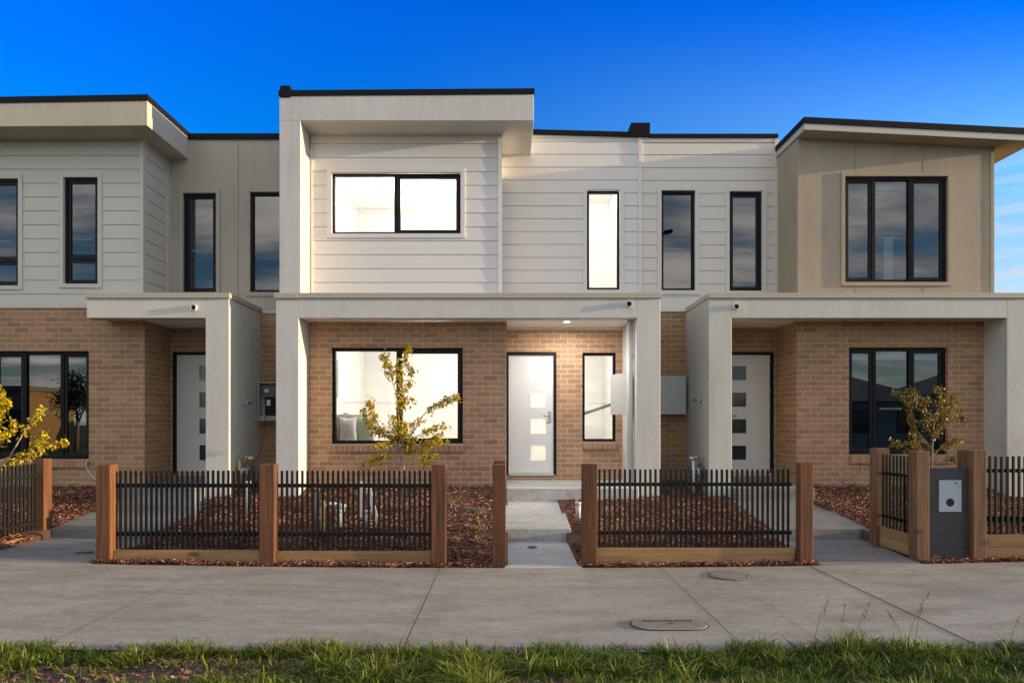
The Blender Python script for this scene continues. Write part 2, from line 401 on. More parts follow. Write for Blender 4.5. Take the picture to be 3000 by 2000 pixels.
# ------------------------------------------------------------------ walls
def split_cells(x0, x1, z0, z1, holes, extra_z=()):
    xs = sorted({x0, x1, *[v for h in holes for v in h[:2] if x0 < v < x1]})
    zs = sorted({z0, z1, *[v for h in holes for v in h[2:4] if z0 < v < z1], *[v for v in extra_z if z0 < v < z1]})
    for i in range(len(xs) - 1):
        for j in range(len(zs) - 1):
            cx, cz = (xs[i] + xs[i + 1]) / 2, (zs[j] + zs[j + 1]) / 2
            if any(h[0] < cx < h[1] and h[2] < cz < h[3] for h in holes): continue
            yield xs[i], xs[i + 1], zs[j], zs[j + 1]
def wall_front(mb, x0, x1, z0, z1, y, holes=(), reveal=0.11):
    for a, b, c, d in split_cells(x0, x1, z0, z1, holes):
        mb.quad((a, y, c), (b, y, c), (b, y, d), (a, y, d))
    for a, b, c, d in [h[:4] for h in holes]:
        y2 = y + reveal
        mb.quad((a, y, c), (a, y, d), (a, y2, d), (a, y2, c))
        mb.quad((b, y, d), (b, y, c), (b, y2, c), (b, y2, d))
        mb.quad((a, y, d), (b, y, d), (b, y2, d), (a, y2, d))
        mb.quad((b, y, c), (a, y, c), (a, y2, c), (b, y2, c))
PITCH = 0.2232
def boards(mb, a0, a1, z0, z1, pos, phase, holes=(), axis='x', lip=0.008, gap=0.005):
    """lapped weatherboards: every course leans out to its lower edge and leaves a shadow gap"""
    k0 = math.floor((z0 - phase) / PITCH); courses = [phase + k * PITCH for k in range(k0, k0 + 40)]
    cz = [c for c in courses if z0 < c < z1]
    gz_ = cz + [c + gap for c in cz]
    def P(a, dep, z):
        return (a, pos + dep, z) if axis == 'x' else (pos - dep, a, z)   # axis 'y' faces +x
    def depth(z):
        k = math.floor((z - phase) / PITCH + 1e-6); t = ((z - phase) - k * PITCH) / PITCH
        return k, t
    for a, b, c, d in split_cells(a0, a1, z0, z1, holes, gz_):
        k, t = depth((c + d) / 2)
        zb = phase + k * PITCH
        if (c + d) / 2 < zb + gap and zb > z0:        # shadow gap
            mb.quad(P(a, 0.012, c), P(b, 0.012, c), P(b, 0.012, d), P(a, 0.012, d))
            mb.quad(P(a, -lip, d), P(a, 0.012, d), P(b, 0.012, d), P(b, -lip, d))
            mb.quad(P(a, 0, c), P(b, 0, c), P(b, 0.012, c), P(a, 0.012, c))
        else:
            f = lambda z: -lip * (1 - (z - zb) / PITCH)
            mb.quad(P(a, f(c), c), P(b, f(c), c), P(b, f(d), d), P(a, f(d), d))

def frame_box(mb, x0, x1, z0, z1, y0, y1, w, wt=None, wb=None):
    wt = w if wt is None else wt; wb = w if wb is None else wb
    mb.box(x0, x0 + w, y0, y1, z0, z1); mb.box(x1 - w, x1, y0, y1, z0, z1)
    mb.box(x0 + w, x1 - w, y0, y1, z1 - wt, z1); mb.box(x0 + w, x1 - w, y0, y1, z0, z0 + wb)

def window(parent, x0, x1, z0, z1, yf, splits=(), sashes=(), pane='pane_dark', fw=0.045, horiz=None, decal=False, blind=None, trim=None, trim_mat=None, yrec=0.03):
    """aluminium window set into the hole: frame part with sash, pane and blind sub-parts"""
    ya, yb = yf + yrec, yf + yrec + 0.07
    mb = MB(); frame_box(mb, x0 + .003, x1 - .003, z0 + .003, z1 - .003, ya, yb, fw)
    xs = [x0 + fw] + [s for s in splits] + [x1 - fw]
    for s in splits: mb.box(s - 0.028, s + 0.028, ya + .004, yb, z0 + fw, z1 - fw)
    if horiz: mb.box(x0 + fw, x1 - fw, ya + .004, yb, horiz - 0.025, horiz + 0.025)
    w = mb.build('window_frame', M['alu'], parent)
    edges = []
    for i in range(len(xs) - 1):
        a = xs[i] + (0.028 if i > 0 else 0); b = xs[i + 1] - (0.028 if i < len(xs) - 2 else 0)
        edges.append((a, b))
    for i, (a, b) in enumerate(edges):
        zz = [(z0 + fw, z1 - fw)] if not horiz else [(z0 + fw, horiz - 0.025), (horiz + 0.025, z1 - fw)]
        for c, d in zz:
            if i in sashes:
                s = MB(); frame_box(s, a + .002, b - .002, c + .002, d - .002, ya + 0.018, yb - .004, 0.038); s.build('sash', M['alu_grey'], w)
                a2, b2, c2, d2 = a + .036, b - .036, c + .036, d - .036
            else: a2, b2, c2, d2 = a - .004, b + .004, c - .004, d + .004
            g = MB(); g.quad((a2, yb - .03, c2), (b2, yb - .03, c2), (b2, yb - .03, d2), (a2, yb - .03, d2))
            g.build('pane', M[pane], w)
        if decal is True or decal == i:
            dm = MB(); zz0 = z0 + (z1 - z0) * 0.42; n = int((b - a - .16) / 0.026)
            for k in range(n):
                xx = a + .08 + k * 0.026
                dm.quad((xx, yb - .034, zz0), (xx + .008, yb - .034, zz0), (xx + .012, yb - .034, zz0 + .028), (xx + .004, yb - .034, zz0 + .028))
            dm.build('safety_marks', M['letterplate'], w)
        if blind is not None and i in blind:
            bm_ = MB(); bm_.box(a - .01, b + .01, yb + .03, yb + .05, z1 - fw - 0.13, z1 - fw + .02); bm_.build('roller_blind', M['blind'], w)
    if trim:
        tm = MB(); frame_box(tm, x0 - trim, x1 + trim, z0 - trim, z1 + trim, yf - 0.024, yf + 0.035, trim - .001); tm.build('window_trim', trim_mat, w)
    return w
def pieces(name, mat, parent, boxes):
    for b in boxes:
        mb = MB(); mb.box(*b); mb.build(name, mat, parent)
def room(parent, x0, x1, y0, y1, z0, z1, mat, floor_mat, open_front=True):
    mb = MB()
    mb.quad((x0, y1, z0), (x1, y1, z0), (x1, y1, z1), (x0, y1, z1))
    mb.quad((x0, y0, z0), (x0, y1, z0), (x0, y1, z1), (x0, y0, z1))
    mb.quad((x1, y1, z0), (x1, y0, z0), (x1, y0, z1), (x1, y1, z1))
    mb.quad((x0, y0, z1), (x0, y1, z1), (x1, y1, z1), (x1, y0, z1))
    mb.quad((x0, y0, z0), (x1, y0, z0), (x1, y1, z0), (x0, y1, z0))
    return mb.build('room_lining', mat, parent)
def room_lamp(parent, x, y, z, watts, size=0.5, col=(1.0, 0.95, 0.87)):
    mb = MB(); mb.tube([(x, y, z - .03), (x, y, z - .002)], 0.16, 20); mb.build('ceiling_lamp', M['roomlamp'], parent)
    L = bpy.data.lights.new('room_lamp_light', 'POINT'); L.energy = watts; L.color = col; L.shadow_soft_size = 0.15
    o = bpy.data.objects.new('room_lamp_light', L); COL.objects.link(o); o.location = (x, y, z - 0.35)

def brick_sill(parent, x0, x1, z1, yf, h=0.115):
    mb = MB(); mb.hexa([(x0, yf - .035, z1 - h - .012), (x1, yf - .035, z1 - h - .012), (x1, yf + .11, z1 - h), (x0, yf + .11, z1 - h),
                        (x0, yf - .035, z1 - .018), (x1, yf - .035, z1 - .018), (x1, yf + .11, z1), (x0, yf + .11, z1)])
    return mb

def door(parent, x0, x1, z0, z1, y, leaf_mat, handle_right, lites_x, lit, frame_left=True, frame_right=True):
    fr = MB(); fw = 0.045
    fr.box(x0 - fw, x0, y - .01, y + .1, z0 - .0, z1 + fw); fr.box(x1, x1 + fw, y - .01, y + .1, z0, z1 + fw); fr.box(x0, x1, y - .01, y + .1, z1, z1 + fw)
    fr.build('door_frame', M['alu'], parent)
    holes = []
    lx0, lx1 = lites_x; h = z1 - z0
    for k in range(4):
        zc = z1 - h * (0.155 + 0.2235 * k); s = (lx1 - lx0) / 2 * 1.0
        holes.append((lx0, lx1, zc - s, zc + s))
    mb = MB(); yl = y + .035
    for a, b, c, d in split_cells(x0 + .004, x1 - .004, z0 + .012, z1 - .004, holes):
        mb.quad((a, yl, c), (b, yl, c), (b, yl, d), (a, yl, d)); mb.quad((b, yl + .04, c), (a, yl + .04, c), (a, yl + .04, d), (b, yl + .04, d))
    for a, b, c, d in holes:
        y2 = yl + .04
        mb.quad((a, yl, c), (a, yl, d), (a, y2, d), (a, y2, c)); mb.quad((b, yl, d), (b, yl, c), (b, y2, c), (b, y2, d))
        mb.quad((a, yl, d), (b, yl, d), (b, y2, d), (a, y2, d)); mb.quad((b, yl, c), (a, yl, c), (a, y2, c), (b, y2, c))
    D = mb.build('door', M[leaf_mat], parent)
    for a, b, c, d in holes:
        g = MB(); g.quad((a, yl + .016, c), (b, yl + .016, c), (b, yl + .016, d), (a, yl + .016, d)); g.build('door_pane', M['pane_frost'] if lit else M['lite'], D)
    hx = x1 - .07 if handle_right else x0 + .07; sgn = -1 if handle_right else 1; hz = z0 + 0.98
    p = MB(); p.box(hx - .027, hx + .027, yl - .012, yl - .001, hz - .09, hz + .10); p.tube([(hx, yl - .02, hz - .055), (hx, yl - .01, hz - .055)], .017, 12)
    p.build('handle_plate', M['steel'], D, 0.003)
    q = MB(); q.tube([(hx, yl - .01, hz + .02), (hx, yl - .055, hz + .02), (hx + sgn * .02, yl - .06, hz + .02), (hx + sgn * .115, yl - .055, hz + .022)], .0095, 10); q.build('handle', M['steel'], D)
    s = MB(); s.box(x0, x1, y - .02, y + .09, z0 - .03, z0); s.build('threshold', M['greywhite'], parent)
    return D
M['pane_frost'] = emit_mat('door_pane_lit', (1.0, 0.93, 0.72), 0.0)
def frost():
    m, nt, b, out = new_mat('door_pane_frosted')
    t = nt.nodes.new('ShaderNodeBsdfTranslucent'); t.inputs[0].default_value = (0.95, 0.93, 0.85, 1)
    g = nt.nodes.new('ShaderNodeBsdfTransparent'); g.inputs[0].default_value = (0.9, 0.9, 0.86, 1)
    mx = nt.nodes.new('ShaderNodeMixShader'); mx.inputs[0].default_value = 0.5
    nt.links.new(t.outputs[0], mx.inputs[1]); nt.links.new(g.outputs[0], mx.inputs[2]); nt.links.new(mx.outputs[0], out.inputs[0])
    return m
M['pane_frost'] = frost()

def spout(parent, px, py):
    y = YP; x, z = X(px, y), Z(py, y)
    mb = MB(); mb.ring_pipe((x, y + .03, z), (x, y - 0.055, z), 0.047, 0.040, 24)
    o = mb.build('overflow_spout', M['greywhite'], parent)
    d = MB(); d.tube([(x, y - .004, z), (x, y + .004, z)], 0.041, 20); d.build('spout_mouth', M['dark'], o)

ZCOP0, ZCOP1, ZBEAM0 = Z(685, YP), Z(673, YP), Z(730, YP)
ZCEIL = 3.19
BACK = 19.0
def porch(parent, x_beam0, x_beam1, mat, coping_x, beam_proud=0.0):
    mb = MB(); mb.box(x_beam0, x_beam1, YP, YP + .25, ZBEAM0, ZCOP0); mb.build('porch_beam', mat, parent, 0.006)
    a, b, left_ret, right_ret = coping_x
    c = MB(); c.box(a, b, YP - .028, YD + .02, ZCOP0, ZCOP1); c.build('coping', M['cop'], parent, 0.004)

# ================================================================== TOWNHOUSE B (middle, lights on)
B = thing('townhouse', (-0.6, YB, 0.5), 'middle townhouse with pale cream boards, brightly lit windows and a white front door', 'townhouse', 'row of joined townhouses')
xl0, xl1 = X(633.5, YP), X(686, YP); xr0, xr1 = X(1463, YP), X(1517, YP)
zsoff, ztopL, ztopR = Z(277, YP), Z(221, YP), Z(216.5, YP)
mb = MB(); mb.box(xl0, xl1, YP, YD + .3, .25, ZCOP0 - .0005); mb.build('render_pillar', M['stucco_b'], B, 0.008)
mb = MB(); mb.box(xr0, xr1, YP, YD + .3, .25, ZCOP0 - .0005); mb.build('render_pillar', M['stucco_b'], B, 0.008)
porch(B, xl1, xr0, M['stucco_b'], (xl0 - .02, xr1 + .02, 0, 0))
mb = MB(); mb.box(xl0 - .021, X(684, YP), YP - .032, YP + .2, ZCOP0 - .002, ZCOP1 - .02); mb.build('coping_end', M['cop'], B, 0.003)
# upper frame: pillar and hooded head
ux0, ux1, ux2 = X(641.5, YP), X(690, YP), X(1226, YP)
mb = MB(); mb.box(ux0, ux1, YP + .002, YD + .3, ZCOP1, zsoff); mb.build('upper_pillar', M['stucco_b'], B, 0.006)
mb = MB()
mb.hexa([(ux0, YP + .002, zsoff), (ux2, YP + .002, zsoff), (ux2, YD + .2, zsoff), (ux0, YD + .2, zsoff),
         (ux0, YP + .002, ztopL), (ux2, YP + .002, ztopR), (ux2, YD + .2, ztopR), (ux0, YD + .2, ztopL)])
mb.build('hood', M['stucco_b'], B, 0.006)
mb = MB()
mb.hexa([(ux0 - .01, YP - .012, ztopL), (ux2 + .012, YP - .012, ztopR), (ux2 + .012, BACK, ztopR), (ux0 - .01, BACK, ztopL),
         (ux0 - .01, YP - .012, ztopL + .085), (ux2 + .012, YP - .012, ztopR + .085), (ux2 + .012, BACK, ztopR + .085), (ux0 - .01, BACK, ztopL + .085)])
mb.build('roof_flashing', M['roof'], B)
mb = MB(); mb.box(X(644, YP), X(667, YP), YP - .02, YP + 2.2, ztopL - .02, Z(198, YP)); mb.build('parapet_cap', M['roof'], B, 0.004)
# boards of the bay
wx0, wx1, wz0, wz1 = X(762, YB), X(1058, YB), Z(537, YB), Z(397, YB)
bx0, bx1 = X(716, YB), X(1150, YB)
ph = Z(617, YB)
mb = MB(); boards(mb, bx0, bx1, ZCOP1 - .02, zsoff + .02, YB, ph, [(wx0, wx1, wz0, wz1)])
boards(mb, YB, YD, ZCOP1 - .02, zsoff + .02, bx1 - .0, ph, (), 'y')
mb.build('board_cladding', M['clad_b'], B)
pieces('corner_trim', M['trim_b'], B, [(X(714.5, YB), X(719.5, YB), YB - .025, YB + .03, ZCOP1, zsoff), (X(1144.5, YB), X(1153, YB), YB - .022, YB + .05, ZCOP1, zsoff)])
window(B, wx0, wx1, wz0, wz1, YB, [X(909, YB)], [1], 'pane_lit', 0.035, trim=0.07, trim_mat=M['trim_b'])
# set-back boards
sx0, sx1 = X(1150, YD), X(1470, YD); ztopS = Z(311, YD)
nx0, nx1, nz0, nz1 = X(1348, YD), X(1424, YD), Z(665.5, YD), Z(437, YD)
ph2 = Z(621, YD)
mb = MB(); boards(mb, bx1 + .0, sx1, ZCOP1 - .3, ztopS + .06, YD, ph2, [(nx0, nx1, nz0, nz1)]); mb.build('board_cladding', M['clad_b'], B)
window(B, nx0, nx1, nz0, nz1, YD, (), (), 'pane_lit', 0.04, trim=0.07, trim_mat=M['trim_b'], decal=True)
pieces('cladding_trim', M['trim_b'], B, [(bx1 + .01, sx1 - .03, YD - .02, YD + .04, ztopS - .055, ztopS + .03), (sx1 - .03, sx1 + .028, YD - .028, YD + .04, ZCOP1 - .3, ztopS + .02)])
mb = MB()
a, b = X(1224, YD), X(1452, YD); za, zb = Z(311, YD), Z(317, YD)
mb.hexa([(a, YD - .05, za), (b, YD - .05, zb), (b, BACK, zb), (a, BACK, za), (a, YD - .05, za + .085), (b, YD - .05, zb + .085), (b, BACK, zb + .085), (a, BACK, za + .085)])
mb.box(X(1448, YD), X(1491, YD), YD - .07, YD + 3, Z(317, YD), Z(286, YD)); mb.build('roof_edge', M['roof'], B)
# ground floor brickwork
fx0, fx1 = xl1, X(1163.5, YB)
lw = (X(761, YB), X(1063, YB), Z(1019, YB), Z(798, YB))
mb = MB(); wall_front(mb, fx0, fx1, .2, ZBEAM0 + .02, YB, [lw])
mb.quad((fx1, YB, .2), (fx1, YD, .2), (fx1, YD, ZCEIL + .05), (fx1, YB, ZCEIL + .05))
dx0, dx1, dz0, dz1 = X(1168.5, YD), X(1272, YD), Z(1087, YD), Z(814, YD)
ew = (X(1337.5, YD), X(1415, YD), Z(1014, YD), Z(809.5, YD))
wall_front(mb, fx1, xr0, .3, ZCEIL + .03, YD, [(dx0 - .045, dx1 + .045, dz0 - .03, dz1 + .045), ew])
mb.build('brick_wall', M['brick_b'], B)
mb = brick_sill(B, lw[0] - .06, lw[1] + .02, lw[2], YB); mb.build('window_sill', M['sill_b'], B)
mb = brick_sill(B, ew[0], ew[1] + .02, ew[2], YD, .11); mb.build('window_sill', M['sill_b'], B)
mb = MB(); mb.box(dx0 - .04, dx1 + .05, YD - .012, YD + .05, dz0 - .12, dz0 - .031); mb.build('door_sill', M['sill_b'], B)
window(B, *lw, YB, [X(913, YB)], [1], 'pane_lit', 0.05, yrec=.06)
window(B, *ew, YD, (), (), 'pane_lit', 0.045, yrec=.05)
door(B, dx0, dx1, dz0, dz1, YD, 'door_b', True, (X(1219, YD), X(1254, YD)), True)
# porch ceiling, soffits, lamp
mb = MB(); mb.box(fx1 - .0, xr0, YP + .25, YD, ZCEIL, ZCEIL + .04); mb.box(xl1, fx1, YP + .25, YB, ZBEAM0 + .025, ZBEAM0 + .06)
mb.box(fx1 - .0, xr0 - .0, YD - .03, YD - .001, ZCEIL - .04, ZCEIL - .001); mb.build('porch_ceiling', M['soffit'], B)
lx, ly = X(1302, 10.95), 10.95
mb = MB(); mb.tube([(lx, ly, ZCEIL - .012), (lx, ly, ZCEIL + .003)], 0.055, 24); dl = mb.build('downlight', M['white'], B)
mb = MB(); mb.tube([(lx, ly, ZCEIL - .016), (lx, ly, ZCEIL - .0125)], 0.043, 24); mb.build('lamp_lens', M['lamp'], dl)
PL = bpy.data.lights.new('porch_light', 'AREA'); PL.shape = 'DISK'; PL.size = 0.086; PL.energy = 17; PL.color = (1.0, 0.96, 0.90)
po = bpy.data.objects.new('porch_light', PL); COL.objects.link(po); po.location = (lx, ly, ZCEIL - .03); po.rotation_euler = (0, 0, 0)
# downpipe
mb = MB(); px_, py_ = X(1447, 10.62), 10.62
mb.tube([(px_, py_, .45), (px_, py_, ZCEIL - .001)], 0.046, 18)
dp = mb.build('downpipe', M['greywhite'], B)
pieces('pipe_bracket', M['greywhite'], dp, [(px_ + .02, xr0 - .0, py_ - .02, py_ + .02, zz - .025, zz + .025) for zz in (Z(818, 10.62), Z(1118, 10.62))])
spout(B, 1444, 699)
# rooms
room(B, bx0 + .03, bx1 - .03, YB + .14, 14.2, ZCOP1, zsoff - .25, M['room_lit'], None)
room(B, bx1 + .03, sx1 - .1, YD + .14, 14.6, ZCOP1, zsoff + .1, M['room_lit'], None)
room(B, fx0 + .03, fx1 - .03, YB + .18, 15.0, dz0, ZCEIL - .02, M['room_lit'], None)
room(B, fx1 + .03, xr0 + .2, YD + .18, 15.4, dz0, ZCEIL - .02, M['room_lit'], None)
room_lamp(B, -1.6, 12.4, zsoff - .25, 54); room_lamp(B, 1.2, 13.0, zsoff + .1, 37)
room_lamp(B, -1.5, 11.32, ZCEIL - .02, 34); room_lamp(B, -1.4, 13.3, ZCEIL - .02, 28); room_lamp(B, 1.0, 13.3, ZCEIL - .02, 33)
mb = MB(); hy = 12.6
mb.hexa([(X(1330, hy), hy, Z(957, hy)), (X(1425, hy), hy, Z(925, hy)), (X(1425, hy), hy + .05, Z(925, hy)), (X(1330, hy), hy + .05, Z(957, hy)),
         (X(1330, hy), hy, Z(950, hy)), (X(1425, hy), hy, Z(918, hy)), (X(1425, hy), hy + .05, Z(918, hy)), (X(1330, hy), hy + .05, Z(950, hy))])
mb.build('stair_handrail', M['rail_in'], B)
# house carcass behind
def carcass(parent, x0, x1, y0, z1, name='house_body'):
    mb = MB()
    mb.quad((x1, BACK, 0), (x0, BACK, 0), (x0, BACK, z1), (x1, BACK, z1))
    mb.quad((x0, BACK, 0), (x0, y0, 0), (x0, y0, z1), (x0, BACK, z1)); mb.quad((x1, y0, 0), (x1, BACK, 0), (x1, BACK, z1), (x1, y0, z1))
    mb.quad((x0, y0, z1), (x1, y0, z1), (x1, BACK, z1), (x0, BACK, z1))
    mb.build(name, M['panel_a'], parent)
carcass(B, xl0 + .03, sx1 - .005, YD + .15, 6.44)

# ================================================================== TOWNHOUSE A (left)
A = thing('townhouse', (-6.6, YB, 0.5), 'townhouse on the left with boards coloured darker as if in shade, a sand coloured flat eave and taupe brick', 'townhouse', 'row of joined townhouses')
AX0 = -10.2
ax1 = X(332, YB)
mb = MB(); mb.box(X(472, YP), X(526, YP), YP, YD + .3, .25, ZCOP0 - .0005); mb.build('render_pillar', M['stucco_a'], A, 0.008)
porch(A, X(199, YP), X(472, YP), M['stucco_a'], (X(198, YP), X(527, YP) + .01, 0, 0))
spout(A, 447, 707)
ac1 = X(328, YB); zsA = Z(288.5, YP)
aw1 = (X(147, YB), X(226, YB), Z(652, YB), Z(408, YB)); aw0 = (X(-38, YB), X(43.5, YB), Z(656, YB), Z(411, YB))
zbr = Z(707, YB)
phA = Z(612, YB)
mb = MB(); boards(mb, AX0, ac1, zbr, zsA + .03, YB, phA, [aw0, aw1]); boards(mb, YB, YD + .02, ZCOP1 - .02, zsA + .03, ac1, phA, (), 'y'); mb.build('board_cladding', M['clad_a'], A)
pieces('cladding_trim', M['trim_a'], A, [(X(322, YB), ac1 + .018, YB - .024, YB + .06, zbr + .08, zsA), (ac1 - .0, ac1 + .02, YD - .05, YD, ZCOP1, zsA), (AX0, X(240, YB), YB - .02, YB + .03, zbr - .005, zbr + .055)])
window(A, *aw1, YB, (), [0], 'pane_dark', 0.04, horiz=Z(592, YB), trim=0.065, trim_mat=M['trim_a'])
window(A, *aw0, YB, (), [0], 'pane_dark', 0.04, horiz=Z(597, YB), trim=0.065, trim_mat=M['trim_a'])
# eave with sand fascia
afx = X(338, YP); zAt0, zAt1 = Z(237, YP), Z(231.5, YP); sl = (zAt1 - zAt0) / (afx - X(0, YP)); zA = lambda x: zAt1 + sl * (x - afx)
mb = MB()
mb.hexa([(AX0, YP, zsA - .03), (afx, YP, zsA), (afx, YD, zsA), (AX0, YD, zsA - .03), (AX0, YP, zA(AX0)), (afx, YP, zAt1), (afx, YD, zAt1), (AX0, YD, zA(AX0))])
mb.build('eave_fascia', M['fascia_a'], A, 0.005)
mb = MB()
mb.hexa([(AX0, YP - .015, zA(AX0)), (afx + .015, YP - .015, zAt1), (afx + .015, YD + 2, zAt1), (AX0, YD + 2, zA(AX0)),
         (AX0, YP - .015, zA(AX0) + .092), (afx + .015, YP - .015, zAt1 + .092), (afx + .015, YD + 2, zAt1 + .092), (AX0, YD + 2, zA(AX0) + .092)])
mb.box(afx + .016, ux0 - .012, YD - .03, BACK, Z(321, YD), Z(308, YD))
mb.build('roof_flashing', M['roof'], A)
# set-back flat panels
sw = [(X(421, YD), X(497, YD), Z(671, YD), Z(444, YD)), (X(575, YD), X(655, YD), Z(671, YD), Z(441.5, YD))]
mb = MB(); wall_front(mb, ac1, xl0 + .05, Z(714, YD), Z(318, YD), YD, sw, .1); mb.build('panel_wall', M['panel_a'], A)
mb = MB(); jx = X(547, YD)
mb.box(jx - .004, jx + .004, YD - .003, YD - .0005, ZCOP1 - .2, Z(322, YD)); mb.build('panel_joint', M['seam'], A)
mb = MB(); mb.box(X(527, YP) + .02, xl0 - .001, YD - .02, YD + .02, Z(720, YD), Z(713, YD)); mb.build('base_trim', M['trim_a'], A)
window(A, *sw[0], YD, (), [0], 'pane_dark', 0.04, trim=0.07, trim_mat=M['panel_a'])
window(A, *sw[1], YD, (), (), 'pane_dark', 0.04, trim=0.07, trim_mat=M['panel_a'], decal=True)
# brickwork
al = (X(-24, YB), X(204, YB), Z(1054, YB), Z(806, YB))
mb = MB(); wall_front(mb, AX0, ax1, .2, zbr, YB, [al])
mb.quad((ax1, YB, .2), (ax1, YD, .2), (ax1, YD, ZCEIL + .05), (ax1, YB, ZCEIL + .05))
adx0, adx1 = X(403.5, YD), X(509, YD)
wall_front(mb, ax1, xl0 + .05, .2, Z(718, YD), YD, [(adx0 - .045, adx1 + .045, dz0 - .03, dz1 + .045)])
mb.build('brick_wall', M['brick_a'], A)
mb = brick_sill(A, al[0], al[1] + .0, al[2], YB, .12); mb.build('window_sill', M['sill_a'], A)
window(A, *al, YB, [X(50, YB), X(137, YB)], [0, 2], 'pane_dark', 0.05, blind=[1, 0, 2], decal=1, yrec=.06)
door(A, adx0, adx1, dz0, dz1, YD, 'door_a', True, (X(456, YD), X(491, YD)), False)
mb = MB(); mb.box(adx0 - .04, adx1 + .05, YD - .012, YD + .05, dz0 - .12, dz0 - .031); mb.build('door_sill', M['sill_a'], A)
mb = MB(); mb.box(X(199, YP) + .02, X(472, YP), YP + .25, YB - .001, ZCEIL, ZCEIL + .04); mb.box(ax1 + .001, X(472, YP), YB - .001, YD, ZCEIL, ZCEIL + .04); mb.build('porch_ceiling', M['soffit'], A)
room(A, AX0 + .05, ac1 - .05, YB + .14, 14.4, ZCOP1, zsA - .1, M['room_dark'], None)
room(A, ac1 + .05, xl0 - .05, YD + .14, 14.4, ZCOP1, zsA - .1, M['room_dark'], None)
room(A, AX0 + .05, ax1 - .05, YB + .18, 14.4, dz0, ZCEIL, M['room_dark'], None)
carcass(A, AX0, xl0 + .02, YD + .15, 6.3)

# ================================================================== TOWNHOUSE C (right)
Cc = thing('townhouse', (5.6, YB, 0.5), 'townhouse on the right with a tan panelled upper box under a sloping black roof', 'townhouse', 'row of joined townhouses')
CX1 = 10.4
c0 = X(1832, YB); c1 = X(2282, YB)
cpl0, cpl1, cpr0, cpr1 = X(1628, YP), X(1681, YP), X(2313, YP), X(2313, YP) + .36
mb = MB(); mb.box(cpl0, cpl1, YP, YD + .3, .25, ZCOP0 - .0005); mb.build('render_pillar', M['stucco_c'], Cc, 0.008)
mb = MB(); mb.box(cpr0, cpr1, YP, YD + .3, .25, ZCOP0 - .0005); mb.build('render_pillar', M['stucco_c'], Cc, 0.008)
porch(Cc, cpl1, cpr0, M['stucco_c'], (cpl0 - .012, cpr1 + .02, 0, 0))
spout(Cc, 1690, 705)
csx1 = X(1783, YD); cwz = [(X(1519, YD), X(1596, YD), Z(667, YD), Z(438, YD)), (X(1675, YD), X(1750, YD), Z(668, YD), Z(440, YD))]
ph3 = Z(622, YD)
mb = MB(); boards(mb, sx1 + .02, c0 + .02, Z(712, YD), Z(316, YD), YD, ph3, cwz); mb.build('board_cladding', M['clad_c'], Cc)
pieces('cladding_trim', M['clad_c'], Cc, [(sx1 + .03, c0 - .06, YD - .02, YD + .04, Z(327, YD), Z(317, YD)), (c0 - .052, c0 - .002, YD - .024, YD + .04, ZCOP1, Z(318, YD)), (xr1 + .001, cpl0 - .001, YD - .024, YD + .03, Z(716, YD), Z(710, YD))])
window(Cc, *cwz[0], YD, (), (), 'pane_dark', 0.04, trim=0.07, trim_mat=M['clad_c'], decal=True)
window(Cc, *cwz[1], YD, (), [0], 'pane_dark', 0.04, trim=0.07, trim_mat=M['clad_c'], blind=[0])
mb = MB(); mb.box(X(1491, YD) + .002, c0 + .0, YD - .05, BACK, Z(318.5, YD), Z(310, YD)); mb.build('roof_edge', M['roof'], Cc)
# upper box
YC = 10.56
rx0, rx1 = X(1847.8, YC), 8.30
zs = lambda x: 6.128 - 0.050 * (x - rx0)
cw = (X(1940, YB), X(2176, YB), Z(648, YB), Z(405.5, YB))
mb = MB()
xs = [c0, cw[0], cw[1], c1]
for (a, b, z0, z1) in ((c0, cw[0], ZCOP1 - .02, None), (cw[0], cw[1], cw[3], None), (cw[0], cw[1], ZCOP1 - .02, cw[2]), (cw[1], c1, ZCOP1 - .02, None)):
    mb.poly([(a, YB, z0), (b, YB, z0), (b, YB, z1 if z1 else zs(b) + .01), (a, YB, z1 if z1 else zs(a) + .01)])
mb2 = MB(); wall_front(mb2, 0, 0, 0, 0, YB, [cw], .1); mb.v_off = 0
n = len(mb.v); mb.v += mb2.v; mb.f += [tuple(i + n for i in f) for f in mb2.f]; mb.sm += mb2.sm
mb.quad((c0, YD + .1, ZCOP1 - .02), (c0, YB, ZCOP1 - .02), (c0, YB, zs(c0)), (c0, YD + .1, zs(c0)))
mb.quad((c1, YB, ZCOP1 - .02), (c1, BACK, ZCOP1 - .02), (c1, BACK, zs(c1)), (c1, YB, zs(c1)))
mb.build('panel_wall', M['panel_c'], Cc)
mb = MB()
for px in (1964.5, 2120):
    a = X(px, YB)
    mb.box(a - .0025, a + .0025, YB - .002, YB - .0005, cw[3] + .07, zs(a) - .01)
    mb.box(a - .0025, a + .0025, YB - .002, YB - .0005, ZCOP1, cw[2] - .07)
mb.build('panel_joint', M['seam'], Cc)
pieces('corner_trim', M['panel_c'], Cc, [(c0 - .004, c0 + .045, YB - .012, YB + .03, ZCOP1, zs(c0) - .01), (c1 - .05, c1 + .004, YB - .012, YB + .03, ZCOP1, zs(c1) - .01)])
window(Cc, *cw, YB, [X(2009, YB), X(2094, YB)], [0, 2], 'pane_dark', 0.045, trim=0.06, trim_mat=M['panel_c'], decal=1, blind=[1])
def roofpart(dz0, dz1, off, name, mat, hollow=False):
    mb = MB(); yb = 13.5
    p = lambda x, y, dz: (x, y, zs(x) + dz)
    a, b, y0 = rx0 - off, rx1 + off, YC - off
    mb.hexa([p(a, y0, dz0), p(b, y0, dz0), p(b, yb, dz0), p(a, yb, dz0), p(a, y0, dz1), p(b, y0, dz1), p(b, yb, dz1), p(a, yb, dz1)])
    return mb.build(name, mat, Cc)
